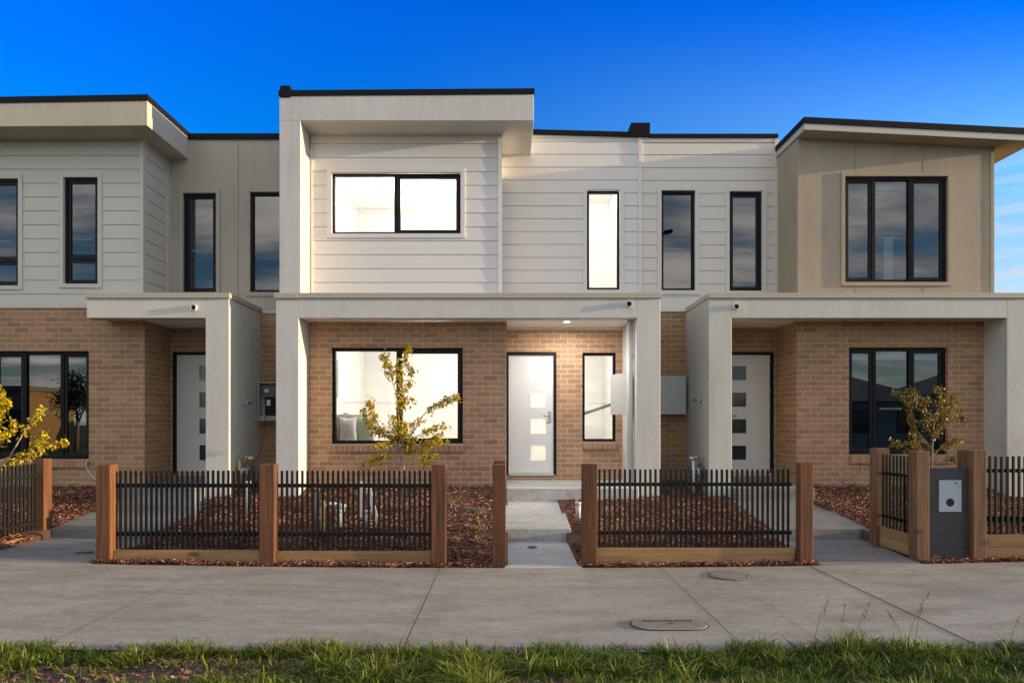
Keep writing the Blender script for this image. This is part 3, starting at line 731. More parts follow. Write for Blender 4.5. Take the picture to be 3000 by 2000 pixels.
roofpart(0.004, .10, 0.0, 'eave_fascia', M['fascia_c']); roofpart(.1002, .195, .014, 'roof_flashing', M['roof'])
mb = MB(); p = lambda x, y, dz: (x, y, zs(x) + dz)
mb.quad(p(rx0 + .03, YC + .03, .002), p(rx0 + .03, 13.4, .002), p(rx1 - .03, 13.4, .002), p(rx1 - .03, YC + .03, .002)); mb.build('eave_soffit', M['panel_c'], Cc)
# brickwork
cl = (X(1950, YB), X(2177, YB), Z(1043, YB), Z(797.5, YB)); cb0, cb1 = X(1830, YB), cpr0
mb = MB(); wall_front(mb, cb0, cb1 + .01, .2, ZBEAM0 + .03, YB, [cl])
mb.quad((cb0, YD, .2), (cb0, YB, .2), (cb0, YB, ZCEIL + .05), (cb0, YD, ZCEIL + .05))
cdx0, cdx1 = X(1664, YD), X(1770.5, YD)
wall_front(mb, cpl1 - .3, cb0, .2, ZCEIL + .05, YD, [(cdx0 - .045, cdx1 + .045, dz0 - .03, dz1 + .045)])
wall_front(mb, xr1 - .1, cpl0 + .03, .2, Z(713, YD), YD + .002, [])
mb.build('brick_wall', M['brick_a'], Cc)
mb = brick_sill(Cc, cl[0] - .0, cl[1], cl[2], YB, .13); mb.build('window_sill', M['sill_a'], Cc)
window(Cc, *cl, YB, [X(2013, YB), X(2097, YB)], [0, 2], 'pane_dark', 0.05, decal=1, blind=[0, 1, 2], yrec=.06)
door(Cc, cdx0, cdx1, dz0, dz1, YD, 'door_a', False, (X(1683, YD), X(1715.5, YD)), False)
mb = MB(); mb.box(cdx0 - .04, cdx1 + .05, YD - .012, YD + .05, dz0 - .12, dz0 - .031); mb.build('door_sill', M['sill_a'], Cc)
mb = MB(); mb.box(cpl1, cb0, YP + .25, YD, ZCEIL, ZCEIL + .04); mb.box(cb0, cpr0, YP + .25, YB, ZBEAM0 + .03, ZBEAM0 + .06); mb.build('porch_ceiling', M['soffit'], Cc)
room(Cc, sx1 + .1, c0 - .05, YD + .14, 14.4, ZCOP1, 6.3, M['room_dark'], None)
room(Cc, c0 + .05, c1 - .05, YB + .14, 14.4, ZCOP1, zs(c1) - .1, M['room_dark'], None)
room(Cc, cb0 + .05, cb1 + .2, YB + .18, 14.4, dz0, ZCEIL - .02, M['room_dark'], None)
mb = MB(); yy = 11.7
mb.box(X(2030, yy), X(2051, yy), yy, yy + .03, Z(652, yy), Z(545, yy)); mb.build('room_door', M['white'], Cc)
mb = MB()
mb.quad((c0, BACK, 0), (c1, BACK, 0), (c1, BACK, 5.9), (c0, BACK, 5.9)); mb.quad((sx1 + .01, YD + .2, 6.4), (c0, YD + .2, 6.4), (c0, BACK, 6.4), (sx1 + .01, BACK, 6.4))
mb.quad((c1, YB + .2, 0), (c1, BACK, 0), (c1, BACK, ZCOP1), (c1, YB + .2, ZCOP1))
mb.build('house_body', M['panel_c'], Cc)

# ================================================================== services on the walls
def meter_open():
    y1 = YD - .002; y0 = YD - .20
    x0, x1 = X(591.5, y0), xl0 - .004; z0, z1 = Z(966, y0), Z(877, y0)
    t = thing('electricity_meter_box', ((x0 + x1) / 2, y1, z0), 'open grey electricity meter box with wires showing in the gap beside the left house', 'meter box')
    mb = MB(); frame_box(mb, x0, x1, z0, z1, y0, y1, .018); mb.box(x0 + .018, x1 - .018, y1 - .01, y1, z0 + .018, z1 - .018); mb.build('enclosure', M['meterbox'], t)
    mb = MB(); mb.box(x0 + .06, x1 - .02, y0 + .05, y0 + .09, z1 - .25, z1 - .07); mb.build('upper_panel', M['gasgrey'], t)
    mb = MB(); mb.box(x0 + .09, x1 - .02, y0 + .10, y0 + .13, z0 + .1, z1 - .255); mb.build('backboard', M['dark'], t)
    mb = MB(); mb.box(x0 + .03, x1 - .019, y0 + .03, y0 + .06, z0 + .025, z0 + .08); mb.build('cable_tray', M['meterbox'], t)
    mb = MB(); mb.box(x0 + .10, x0 + .17, y0 + .045, y0 + .0495, z1 - .17, z1 - .12); mb.build('label_tag', M['white'], t)
    mb = MB(); mb.box(x0 + .12, x0 + .185, y0 + .095, y0 + .0995, z1 - .40, z1 - .30); mb.build('label_tag', M['white'], t)
    mb = MB(); mb.box(x1 - .09, x1 - .02, y0 + .03, y0 + .049, z1 - .235, z1 - .18); mb.build('switch', M['red'], t)
    for k in range(2):
        mb = MB(); mb.tube([(x1 - .03 - .02 * k, y0 + .07, z1 - .27), (x1 - .07 - .02 * k, y0 + .06, z1 - .36), (x1 - .05 - .03 * k, y0 + .05, z1 - .45), (x1 - .09 - .02 * k, y0 + .06, z0 + .09)], .006, 6); mb.build('wire', M['whitecable'], t)
meter_open()
def meter_closed():
    y1 = YD - .001; y0 = YD - .21
    x0, x1 = xr1 + .004, X(1576, y0) ; z0, z1 = Z(951, y0), Z(862.5, y0)
    t = thing('electricity_meter_box', ((x0 + x1) / 2, y1, z0), 'closed blue grey meter box on the brick between the middle and right porches', 'meter box')
    mb = MB(); mb.box(x0 + .006, x1 - .012, y0 + .02, y1, z0 + .006, z1 - .006); mb.build('enclosure', M['meterbox'], t)
    mb = MB(); mb.box(x0, x1, y0, y0 + .018, z0, z1); mb.build('door', M['meterbox'], t, 0.004)
meter_closed()
def meter_side():
    xw = xr0; ya, yb = 10.62 + .05, 11.16
    t = thing('electricity_meter_box', (xw, 10.9, 1.6), 'cream meter box with its door swung open behind the white downpipe', 'meter box')
    z0, z1 = Z(951, 10.62), Z(855, 10.62)
    mb = MB(); mb.box(xw - .05, xw - .001, 10.7, 11.25, z0 + .01, z1 - .01); mb.build('enclosure', M['meterbox_w'], t)
    p0, p1 = Vector((X(1441, 10.68), 10.68, 0)), Vector((X(1402.5, 11.16), 11.16, 0)); nrm = Vector((p1.y - p0.y, -(p1.x - p0.x), 0)).normalized() * .012
    mb = MB(); q = [p0, p0 + nrm, p1 + nrm, p1]
    mb.hexa([(v.x, v.y, z0) for v in q] + [(v.x, v.y, z1) for v in q]); mb.build('door', M['meterbox_w'], t)
meter_side()
def tap(x, y, z, sgn, label):
    t = thing('capped_water_pipe', (x, y, z), label, 'water pipe', 'capped water pipes on the porch walls')
    mb = MB(); mb.tube([(x, y, z - .02), (x + sgn * .05, y - .02, z), (x + sgn * .13, y - .03, z + .006)], .017, 10); mb.build('pipe', M['pvc'], t)
    mb = MB(); mb.tube([(x + sgn * .09, y - .025, z + .003), (x + sgn * .14, y - .031, z + .007)], .0225, 10); mb.build('tape', M['bluecap'], t)
tap(X(527, YP), 10.92, Z(926, 10.9), 1, 'capped white pipe with blue tape on the porch wall of the left house')
tap(cpl0, 10.75, Z(919, 10.7), -1, 'capped white pipe with blue tape on the porch wall of the right house')
def gas(xw, yc, zt, sgn, label, yellow):
    t = thing('gas_meter', (xw, yc, .45), label, 'gas meter', 'gas meters against the porch walls')
    xc = xw + sgn * .13
    mb = MB(); mb.box(xc - .09, xc + .09, yc - .12, yc + .10, zt - .34, zt - .12); mb.build('meter_body', M['gasgrey'], t, .015)
    mb = MB(); mb.box(xc - .05, xc + .05, yc - .135, yc - .121, zt - .24, zt - .15); mb.build('dial', M['letterplate'], t)
    mb = MB(); mb.tube([(xc - .05, yc, zt - .13), (xc - .05, yc, zt - .02), (xc + .05, yc, zt - .0), (xc + .06, yc, zt - .12)], .02, 10); mb.build('pipework', M['brass'], t)
    mb = MB(); mb.tube([(xc + .03 * sgn, yc - .03, zt), (xc + .10 * sgn, yc - .03, zt + .005)], .034, 12, .026); mb.build('regulator', M['pvc'], t)
    mb = MB(); mb.tube([(xc + .0, yc - .05, zt - .02), (xc + .0, yc - .05, zt + .05)], .035, 12, .02); mb.build('valve', M['brass'], t)
    mb = MB(); mb.tube([(xc - .07, yc - .14, .45), (xc - .07, yc - .14, zt - .03)], .022, 10); mb.build('riser_pipe', M['copper_old'] if yellow else M['pvc'], t)
    mb = MB(); mb.tube([(xc + .05, yc - .15, zt - .04), (xc + .03, yc - .16, zt - .2), (xc + .06, yc - .15, zt - .33)], .006, 6); mb.build('wire', M['redcable'], t)
gas(X(527, YP), 10.75, Z(1052, 10.75), 1, 'gas meter with a yellow riser pipe on the porch wall of the left house', True)
gas(cpl0, 10.65, Z(1052, 10.65), -1, 'gas meter with a white riser pipe on the porch wall of the right house', False)
def cable(pts, r, mat, label, name='loose_cable'):
    # smooth the run
    P = [Vector(p) for p in pts]; out = []
    for i in range(len(P) - 1):
        p0, p1, p2, p3 = P[max(i - 1, 0)], P[i], P[i + 1], P[min(i + 2, len(P) - 1)]
        for k in range(6):
            t = k / 6; out.append(0.5 * ((2 * p1) + (p2 - p0) * t + (2 * p0 - 5 * p1 + 4 * p2 - p3) * t * t + (3 * p1 - p0 - 3 * p2 + p3) * t ** 3))
    out.append(P[-1])
    mb = MB(); mb.tube(out, r, 6); tag(mb.build(name, M[mat], None, root=pts[-1]), label, 'cable')
D_ = lambda px, py, y: (X(px, y), y, Z(py, y))
cable([D_(610, 930, 11.5), D_(609, 966, 11.48), D_(606, 1000, 11.3), D_(596, 1040, 11.1), D_(583, 1058, 10.9), D_(566, 1063, 10.72)], .006, 'redcable', 'dark red cable hanging from the open meter box to the gas meter')
cable([D_(203, 1056, 10.85), D_(197, 1062, 10.8), D_(198, 1072, 10.78), D_(207, 1088, 10.75), D_(219, 1101, 10.72)], .006, 'whitecable', 'white cable hanging below the window sill of the left house')
cable([D_(1971, 1060, 10.84), D_(1976, 1066, 10.8), D_(1975, 1078, 10.78), D_(1961, 1094, 10.72), D_(1932, 1108, 10.66)], .005, 'redcable', 'red cable trailing from the window sill of the right house')

# ================================================================== ground
def yard_z(x, y):
    """surface of the mulch beds"""
    pts = [(7.0, -.02), (7.30, .0), (7.42, .09), (8.7, .16), (10.2, .37), (10.9, .53), (11.7, .55), (13, .55)]
    z = pts[-1][1]
    for (a, za), (b, zb) in zip(pts, pts[1:]):
        if y <= b:
            z = za + (zb - za) * max(0, (y - a)) / (b - a); break
    pz = .03 * (y - 7.2) / 1.46 if y < 8.66 else min(.362, .19 + .107 * (y - 8.66))
    for a, b in ((-.05, .82), (-5.9, -4.46), (3.36, 4.6)):
        d = max(a - x, x - b, 0)
        if d < .6 and y < 10.3: z = min(z, pz + .012 + d * .33)
    if any(a + .06 < x < b - .06 for a, b in ((-.05, .82), (-5.9, -4.46), (3.36, 4.6))): return -.15
    return z + gz(x) * max(0, 1 - (y - 7.0) / 3) + 0.02 * noise.noise((x * 2.1, y * 2.1, 0)) + .012 * noise.noise((x * 7, y * 7, 3))
def sheet(name, xs, ys, zf, mat):
    V = [(x, y, zf(x, y)) for y in ys for x in xs]; n = len(xs)
    Fc = [(j * n + i, j * n + i + 1, (j + 1) * n + i + 1, (j + 1) * n + i) for j in range(len(ys) - 1) for i in range(n - 1)]
    return mesh_obj(name, V, Fc, mat, None, [True] * len(Fc))
structure(sheet('ground', [-400, -60, -11, 11, 60, 400], [-400, -40, -6, 20, 80, 900], lambda x, y: -0.12 - (0.0 if abs(x) < 50 else .0), M['turf']))
PAVE0, PAVE1 = 4.56, 7.2
xs = [-14 + i * .5 for i in range(57)]
structure(sheet('pavement', xs, [PAVE0, 5.2, 5.9, 6.6, PAVE1], lambda x, y: gz(x), M['pave']))
mb = MB()
JT = [(-5.65, .002), (-3.17, .002), (-.716, .0034), (1.63, .0026), (2.2, .0016), (3.22, .0075), (4.15, .0015), (5.7, .002)]
for x, w in JT:
    mb.quad((x - w, PAVE0, gz(x) + .004), (x + w, PAVE0, gz(x) + .004), (x + w, PAVE1, gz(x) + .004), (x - w, PAVE1, gz(x) + .004))
structure(mb.build('pavement_joints', M['joint'], None))
structure(sheet('nature_strip', [-14 + i * .25 for i in range(113)], [-3.0, 0, 2, 3, 3.6, 4.0, 4.3, 4.62], lambda x, y: gz(x) - .03 + .02 * noise.noise((x * 1.5, y * 2, 9)), M['soil']))
structure(sheet('road', [-200, -14, 14, 200], [-12.0, -8, -3.0], lambda x, y: -.10, M['asphalt']))
structure(sheet('mulch_bed', sorted([-11 + i * .2 for i in range(111)] + [-5.845, -5.835, -4.525, -4.515, .005, .015, .755, .765, 3.415, 3.425, 4.535, 4.545]), [7.215, 7.30, 7.36, 7.42, 7.6, 7.9, 8.3, 8.7, 9.1, 9.5, 9.9, 10.3, 10.7, 11.0, 11.8], yard_z, M['mulchbase']))

def path(x0, x1, x0b, x1b, sx0, sx1, mat, name='garden_path'):
    mb = MB(); k = lambda x: gz(x)
    # lower ramp, first step slab, porch slab
    mb.hexa([(x0, PAVE1 + .004, -.1), (x1, PAVE1 + .004, -.1), (x1b, 8.68, -.1), (x0b, 8.68, -.1), (x0, PAVE1 + .004, k(x0) + .003), (x1, PAVE1 + .004, k(x1) + .003), (x1b, 8.68, .03 + k(x1b) * .6), (x0b, 8.68, .03 + k(x0b) * .6)])
    structure(mb.build(name, M[mat], None, .006))
    mb = MB(); e = .05
    mb.hexa([(x0b, 8.66, -.1), (x1b + e, 8.66, -.1), (x1b + e, 10.24, -.1), (x0b, 10.24, -.1), (x0b, 8.66, .19), (x1b + e, 8.66, .19), (x1b + e, 10.24, .362), (x0b, 10.24, .362)])
    structure(mb.build(name + '_step', M[mat], None, .012))
    mb = MB(); mb.box(sx0, sx1, 10.22, YD + .02, .0, .556)
    structure(mb.build('porch_slab', M[mat], None, .012))
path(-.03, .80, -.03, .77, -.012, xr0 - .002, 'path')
path(-5.95, -4.46, -5.86, -4.46, ax1 + .002, X(472, YP) - .002, 'path_shaded')
path(3.34, 4.43, 3.4, 4.60, cpl1 + .002, cb0 - .002, 'path_shaded')
PATHS = [(-.04, .785), (-5.87, -4.45), (3.36, 4.56)]

# pit lids, drains
def pit_lid():
    cx, cy, hl, hw = 1.24, 5.165, .30, .15
    t = thing('pit_lid', (cx, cy, gz(cx)), 'long rounded concrete pit lid with raised lettering set in the pavement', 'pit lid')
    def stad(hl, hw, n=12):
        return [(cx + (hl - hw) + hw * math.cos(a), cy + hw * math.sin(a)) for a in [-math.pi / 2 + math.pi * k / n for k in range(n + 1)]] + \
               [(cx - (hl - hw) + hw * math.cos(a), cy + hw * math.sin(a)) for a in [math.pi / 2 + math.pi * k / n for k in range(n + 1)]]
    z = gz(cx) + .0045
    mb = MB(); mb.poly([(x, y, z + .001) for x, y in stad(hl, hw)]); mb.build('rim_gap', M['joint'], t)
    o = stad(hl - .01, hw - .01); i = stad(hl - .016, hw - .016)
    mb = MB(); mb.poly([(x, y, z + .008) for x, y in i])
    for k in range(len(o)):
        k2 = (k + 1) % len(o); mb.quad((*o[k], z + .0015), (*o[k2], z + .0015), (*i[k2], z + .008), (*i[k], z + .008))
    mb.build('cover', M['lid'], t)
    ft = bpy.data.curves.new('lid_lettering', 'FONT'); ft.body = 'COMMUNICATIONS'; ft.size = .042; ft.extrude = .0015; ft.align_x = 'CENTER'
    to = bpy.data.objects.new('tmp_text', ft); COL.objects.link(to)
    bpy.context.view_layer.update()
    me = bpy.data.meshes.new_from_object(to.evaluated_get(bpy.context.evaluated_depsgraph_get()))
    bpy.data.objects.remove(to)
    me.materials.clear(); me.materials.append(M['joint'])
    lo = bpy.data.objects.new('lettering', me); COL.objects.link(lo); lo.parent = t; lo.location = (0.0, .045, .0145)
    mb = MB(); mb.box(cx - .01, cx + .035, cy - .008, cy + .004, z + .0085, z + .0105); mb.build('lifting_slot', M['dark'], t)
pit_lid()
def round_lid():
    cx, cy, r = 2.236, 6.787, .21; z = gz(cx) + .0045
    t = thing('manhole_cover', (cx, cy, z), 'round concrete manhole cover in the pavement near the fence', 'manhole cover')
    c = lambda r, z: [(cx + r * math.cos(2 * math.pi * k / 40), cy + r * math.sin(2 * math.pi * k / 40), z) for k in range(40)]
    mb = MB(); mb.poly(c(r, z + .001)); mb.build('rim', M['joint'], t)
    mb = MB(); o, i = c(r - .008, z + .0015), c(r - .014, z + .005); mb.poly(i)
    for k in range(40): mb.quad(o[k], o[(k + 1) % 40], i[(k + 1) % 40], i[k])
    mb.build('cover', M['lid'], t)
    mb = MB(); a, b = c(r - .03, z + .0058), c(r - .036, z + .0058)
    for k in range(40): mb.quad(a[k], a[(k + 1) % 40], b[(k + 1) % 40], b[k])
    mb.build('inner_groove', M['joint'], t)
round_lid()
y = 8.25; cx = X(1222, y); zz = .003 + (.03) * (y - PAVE1) / 1.55
mb = MB(); mb.ring_pipe((cx, y, zz - .02), (cx, y, zz + .012), .062, .05, 24); dr = mb.build('path_drain', M['gasgrey'], None, root=(cx, y, zz)); tag(dr, 'small round black drain in the concrete path to the front door', 'drain')
mb = MB(); mb.tube([(cx, y, zz - .002), (cx, y, zz + .005)], .051, 24); mb.build('drain_hole', M['dark'], dr)
y = 9.6; gx0, gx1 = X(1066, y), X(1099, y); z = yard_z(gx0, y) + .035
mb = MB(); frame_box(mb, gx0, gx1, z - .0, z + .0, y, y, .02); mb = MB()
mb.box(gx0, gx1, y, y + .012, z - .02, z + .02); mb.box(gx0, gx1, y + .13, y + .142, z - .02, z + .02)
for k in range(9):
    a = gx0 + (gx1 - gx0 - .012) * k / 8; mb.box(a, a + .012, y + .013, y + .129, z - .015, z + .017)
gr = mb.build('drain_grate', M['gasgrey'], None, root=(gx0, y, z)); tag(gr, 'small black drain grate lying in the mulch beside the path', 'drain')

# ================================================================== fences
def post(parent, x0, x1, y, w, z0, z1, mat='post'):
    mb = MB(); mb.box(x0, x1, y, y + w, z0, z1); return mb.build('post', M[mat], parent, .007)
def panel_x(parent, x0, x1, pz0, pz1, rails, plank, y=YF + .10, spacing=.0562, pw=.023):
    n = max(1, int(round((x1 - x0) / spacing))); mesh = None
    for k in range(n):
        a = x0 + (k + .5) * (x1 - x0) / n
        if mesh is None:
            mb = MB(); mb.box(a - pw / 2, a + pw / 2, y, y + pw, pz0, pz1); o = mb.build('picket', M['fence'], parent, .002); mesh = o; a0 = a
        else:
            o = mesh.copy(); COL.objects.link(o); o.parent = parent; o.location = (a - a0, 0, random.uniform(-.003, .003))
    for r0, r1 in rails:
        mb = MB(); mb.box(x0 - .02, x1 + .02, y + pw + .001, y + pw + .032, r0, r1); mb.build('rail', M['fence'], parent, .002)
    for p0, p1 in plank:
        mb = MB(); mb.box(x0 - .02, x1 + .02, y - .045, y + .0, p0, p1); mb.build('plank', M['plank'], parent, .004)
def panel_y(parent, x, y0, y1, pz0, pz1, rails, plank, spacing=.0562, pw=.023):
    n = max(1, int(round((y1 - y0) / spacing))); mesh = None
    for k in range(n):
        a = y0 + (k + .5) * (y1 - y0) / n
        if mesh is None:
            mb = MB(); mb.box(x, x + pw, a - pw / 2, a + pw / 2, pz0, pz1); o = mb.build('picket', M['fence'], parent, .002); mesh = o; a0 = a
        else:
            o = mesh.copy(); COL.objects.link(o); o.parent = parent; o.location = (0, a - a0, 0)
    for r0, r1 in rails:
        mb = MB(); mb.box(x + pw + .001, x + pw + .03, y0 - .02, y1 + .02, r0, r1); mb.build('rail', M['fence'], parent, .002)
    for p0, p1 in plank:
        mb = MB(); mb.box(x - .01, x + .04, y0 - .0, y1 + .02, p0, p1); mb.build('plank', M['planky'], parent, .004)
fz = lambda py: Z(py, YF + (.10 if py not in (1067, 1066, 1066.5, 1065, 1062) else 0))
RAILS = [(fz(1119.5), fz(1111)), (fz(1231.5), fz(1222))]
# fence of the left and middle yards: three posts, two panels
fx = lambda px: X(px, YF)
t = thing('picket_fence', (fx(600), YF, 0), 'black picket fence with two panels between three red timber posts in front of the tree', 'fence', 'picket fences with timber posts')
p1a, p1b = fx(220), fx(253); post(t, p1a, p1b, YF, .15, -.02, fz(1067))
p2a, p2b = fx(595), fx(629.5); post(t, p2a, p2b, YF, .14, -.02, fz(1066))
p3a, p3b = fx(991), fx(1024.5); post(t, p3a, p3b, YF - .01, .13, -.03, fz(1066.5))
panel_x(t, p1b + .02, p2a - .01, fz(1259), fz(1080.5), RAILS, [(fz(1295), fz(1261.5))])
panel_x(t, p2b + .02, p3a - .0, fz(1260), fz(1080.5), RAILS, [(fz(1297), fz(1264))])
# lone posts beside the path
t = thing('fence_post', (fx(1146), YF, 0), 'red timber post standing alone in the mulch beside the entry path', 'fence post')
post(t, fx(1131.5), fx(1161.5), YF - .02, .14, -.03, fz(1066))
t = thing('fence_post', (X(1147, 8.2), 8.2, 0), 'timber post hidden behind the lone post, only its top showing', 'fence post')
post(t, X(1134, 8.25), X(1161, 8.25), 8.25, .13, 0, Z(1058, 8.25))
# fence right of the path
t = thing('picket_fence', (fx(1600), YF, 0), 'black picket fence panel between two red timber posts right of the entry path', 'fence', 'picket fences with timber posts')
p5a, p5b = fx(1338), fx(1372); post(t, p5a, p5b, YF, .13, -.02, fz(1065))
p6a, p6b = fx(1837), fx(1867.5); post(t, p6a, p6b, YF - .01, .12, -.0, fz(1062))
panel_x(t, p5b + .01, fx(1826), fz(1256.5), fz(1077.5), [(fz(1116.5), fz(1108.5)), (fz(1228), fz(1219.5))], [(fz(1292), fz(1256.5))])
# letterbox fence on the far right
t = thing('picket_fence', (5.2, YF, 0), 'black picket fence with weathered posts around the grey letterbox panel', 'fence', 'picket fences with timber posts')
post(t, 4.43, 4.57, 7.3, .16, .0, Z(1036, 7.3), 'post2'); post(t, 4.445, 4.60, 8.12, .16, .0, Z(1029, 8.15), 'post2')
post(t, 5.03, 5.172, 7.28, .27, .0, Z(1034, 7.28), 'post2'); post(t, 7.3, 7.44, 7.3, .14, .0, 1.25, 'post2')
panel_y(t, 4.49, 7.47, 8.11, .29, Z(1047, 7.6), [(.93, .965), (.42, .455)], [(.07, Z(1227, 7.5))], .075)
RY = 7.37; rz = lambda py: Z(py, RY)
panel_x(t, 5.185, 7.29, rz(1226), rz(1047.5), [(rz(1085), rz(1077)), (rz(1199), rz(1186))], [(rz(1254), rz(1226.5)), (rz(1282), rz(1254.5))], RY, .0645)
# left return fence
t = thing('picket_fence', (-5.95, 8.0, 0), 'short return of black picket fence ending at an orange lit timber post on the left', 'fence', 'picket fences with timber posts')
post(t, -6.045, -5.905, 8.6, .16, .0, Z(1053.5, 8.6)); post(t, -6.05, -5.91, 7.27, .15, .0, 1.1)
panel_y(t, -5.99, 7.44, 8.59, .2, Z(1068, 8.2), [(.86, .895), (.27, .305)], [(.0, .135)], .066)
# letterbox
ly = 7.36
t = thing('letterbox', (4.8, ly, .05), 'charcoal letterbox panel with a silver plate and round black hole', 'letterbox')
mb = MB(); n = 7; za, zb = gz(4.8) - .02, Z(1075.5, ly)
for k in range(n):
    a = za + (zb - za) * k / n; mb.box(4.575, 5.025, ly, ly + .12, a, a + (zb - za) / n - .0008)
mb.build('panel', M['letter'], t, .002)
lx0, lx1, lz0, lz1 = X(2155.5, ly), X(2207, ly), Z(1174.5, ly), Z(1102, ly)
hc = (X(2180.7, ly), Z(1153, ly)); r = X(2190, ly) - X(2180.7, ly)
mb = MB(); mb.box(lx0, lx1, ly - .012, ly - .0005, lz0, lz1); pl = mb.build('plate', M['letterplate'], t, .002)
mb = MB(); mb.tube([(hc[0], ly - .0135, hc[1]), (hc[0], ly - .0115, hc[1])], r, 28); mb.build('round_hole', M['dark'], pl)
mb = MB()
for k in range(3): mb.box(lx1 - .083, lx1 - .045, ly - .0132, ly - .0122, lz1 - .022 - k * .011, lz1 - .017 - k * .011)
mb.hexa([(lx1 - .048, ly - .0132, lz1 - .083), (lx1 - .045, ly - .0132, lz1 - .083), (lx1 - .045, ly - .0122, lz1 - .083), (lx1 - .048, ly - .0122, lz1 - .083), (lx1 - .036, ly - .0132, lz1 - .058), (lx1 - .033, ly - .0132, lz1 - .058), (lx1 - .033, ly - .0122, lz1 - .058), (lx1 - .036, ly - .0122, lz1 - .058)])
mb.box(lx1 - .026, lx1 - .022, ly - .0132, ly - .0122, lz1 - .085, lz1 - .058)
mb.build('print', M['ink'], pl)

# ================================================================== scattered geometry (numpy)
def quads_mesh(name, V, Fq, shade, mat, parent=None, root=None, kind=None):
    org = origin_of(parent) if parent is not None else Vector(root or (0, 0, 0))
    me = bpy.data.meshes.new(name)
    V = np.asarray(V, dtype=np.float32) - np.array(org, dtype=np.float32); Fq = np.asarray(Fq, dtype=np.int32)
    me.vertices.add(len(V)); me.vertices.foreach_set('co', V.ravel())
    k = Fq.shape[1]
    me.loops.add(Fq.size); me.loops.foreach_set('vertex_index', Fq.ravel())
    me.polygons.add(len(Fq)); me.polygons.foreach_set('loop_start', np.arange(0, Fq.size, k, dtype=np.int32))
    me.update(calc_edges=True)
    at = me.attributes.new('shade', 'FLOAT', 'POINT'); at.data.foreach_set('value', np.asarray(shade, dtype=np.float32))
    me.materials.append(mat); me.validate()
    o = bpy.data.objects.new(name, me); COL.objects.link(o)
    if parent is not None: o.parent = parent
    else: o.location = org
    ORIGIN[o.name] = org.copy()
    if kind: o['kind'] = kind
    return o
def vn(x, y, s=1.0, z=0.0): return noise.noise((x * s, y * s, z))

# mulch chips
def chips(n, xf, name):
    P = xf(n); n = len(P)
    L = rng.gamma(2.2, .013, n) + .010; W = rng.uniform(.0035, .0095, n) ; H = rng.uniform(.002, .007, n)
    yaw = rng.uniform(0, 2 * np.pi, n); pit = rng.normal(0, .35, n); rol = rng.normal(0, .6, n)
    d = np.column_stack([np.cos(yaw) * np.cos(pit), np.sin(yaw) * np.cos(pit), np.sin(pit)])
    s0 = np.column_stack([-np.sin(yaw), np.cos(yaw), np.zeros(n)]); u0 = np.cross(d, s0)
    s = s0 * np.cos(rol)[:, None] + u0 * np.sin(rol)[:, None]; u = np.cross(d, s)
    c = np.array(P); c[:, 2] += rng.uniform(.0, .028, n)
    l, w, h = L[:, None] / 2, W[:, None], H[:, None]
    # six vertices: a splinter with ragged ends
    V = np.stack([c - d * l - s * w, c - d * l * 0.8 + s * w, c + d * l * .85 + s * w * .8, c + d * l - s * w * .6, c - d * l * .6 + u * h * 2, c + d * l * .6 + u * h * 2], axis=1).reshape(-1, 3)
    b = np.arange(n)[:, None] * 6
    Fq = np.concatenate([b + np.array([[0, 3, 5, 4]]), b + np.array([[1, 4, 5, 2]]), b + np.array([[0, 4, 1, 1]])[:, :4] * 0 + np.array([[0, 1, 2, 3]])])
    lf = np.array([noise.noise((p[0] * 1.7, p[1] * 2.6, 4)) + .6 * noise.noise((p[0] * 6, p[1] * 8, 1)) for p in P])
    sh = np.repeat(np.clip(rng.beta(1.7, 2.3, n) + .28 * lf, 0, 1), 6)
    return quads_mesh(name, V, Fq, sh, M['mulch'], kind='stuff')
def bed_pts(n):
    out = []
    while len(out) < n:
        y = 7.24 + (10.9 - 7.24) * random.random() ** 1.25; x = random.uniform(-7.0 * y / 7.2, 7.0 * y / 8.2)
        if x < -7.4 or x > 8.4: continue
        if any(a + .0 < x < b + (.05 if y > 8.66 else 0) for a, b in PATHS):
            continue
        if y > 10.9: continue
        out.append((x, y, yard_z(x, y)))
    return out
chips(52000, bed_pts, 'mulch_chips')
def edge_pts(n):
    out = []
    spans = [(p1b, p3b), (p5a, p6b), (4.43, 7.4)]
    while len(out) < n:
        a, b = random.choices(spans, [e - s for s, e in spans])[0]
        x = random.uniform(a, b + .05); y = 7.245 + abs(random.gauss(0, .03)) - (.02 + .05 * vn(x, 0, 3)) * random.random()
        out.append((x, y - .02, gz(x) + .002 + .014 * random.random()))
    return out
chips(700, edge_pts, 'mulch_spill')

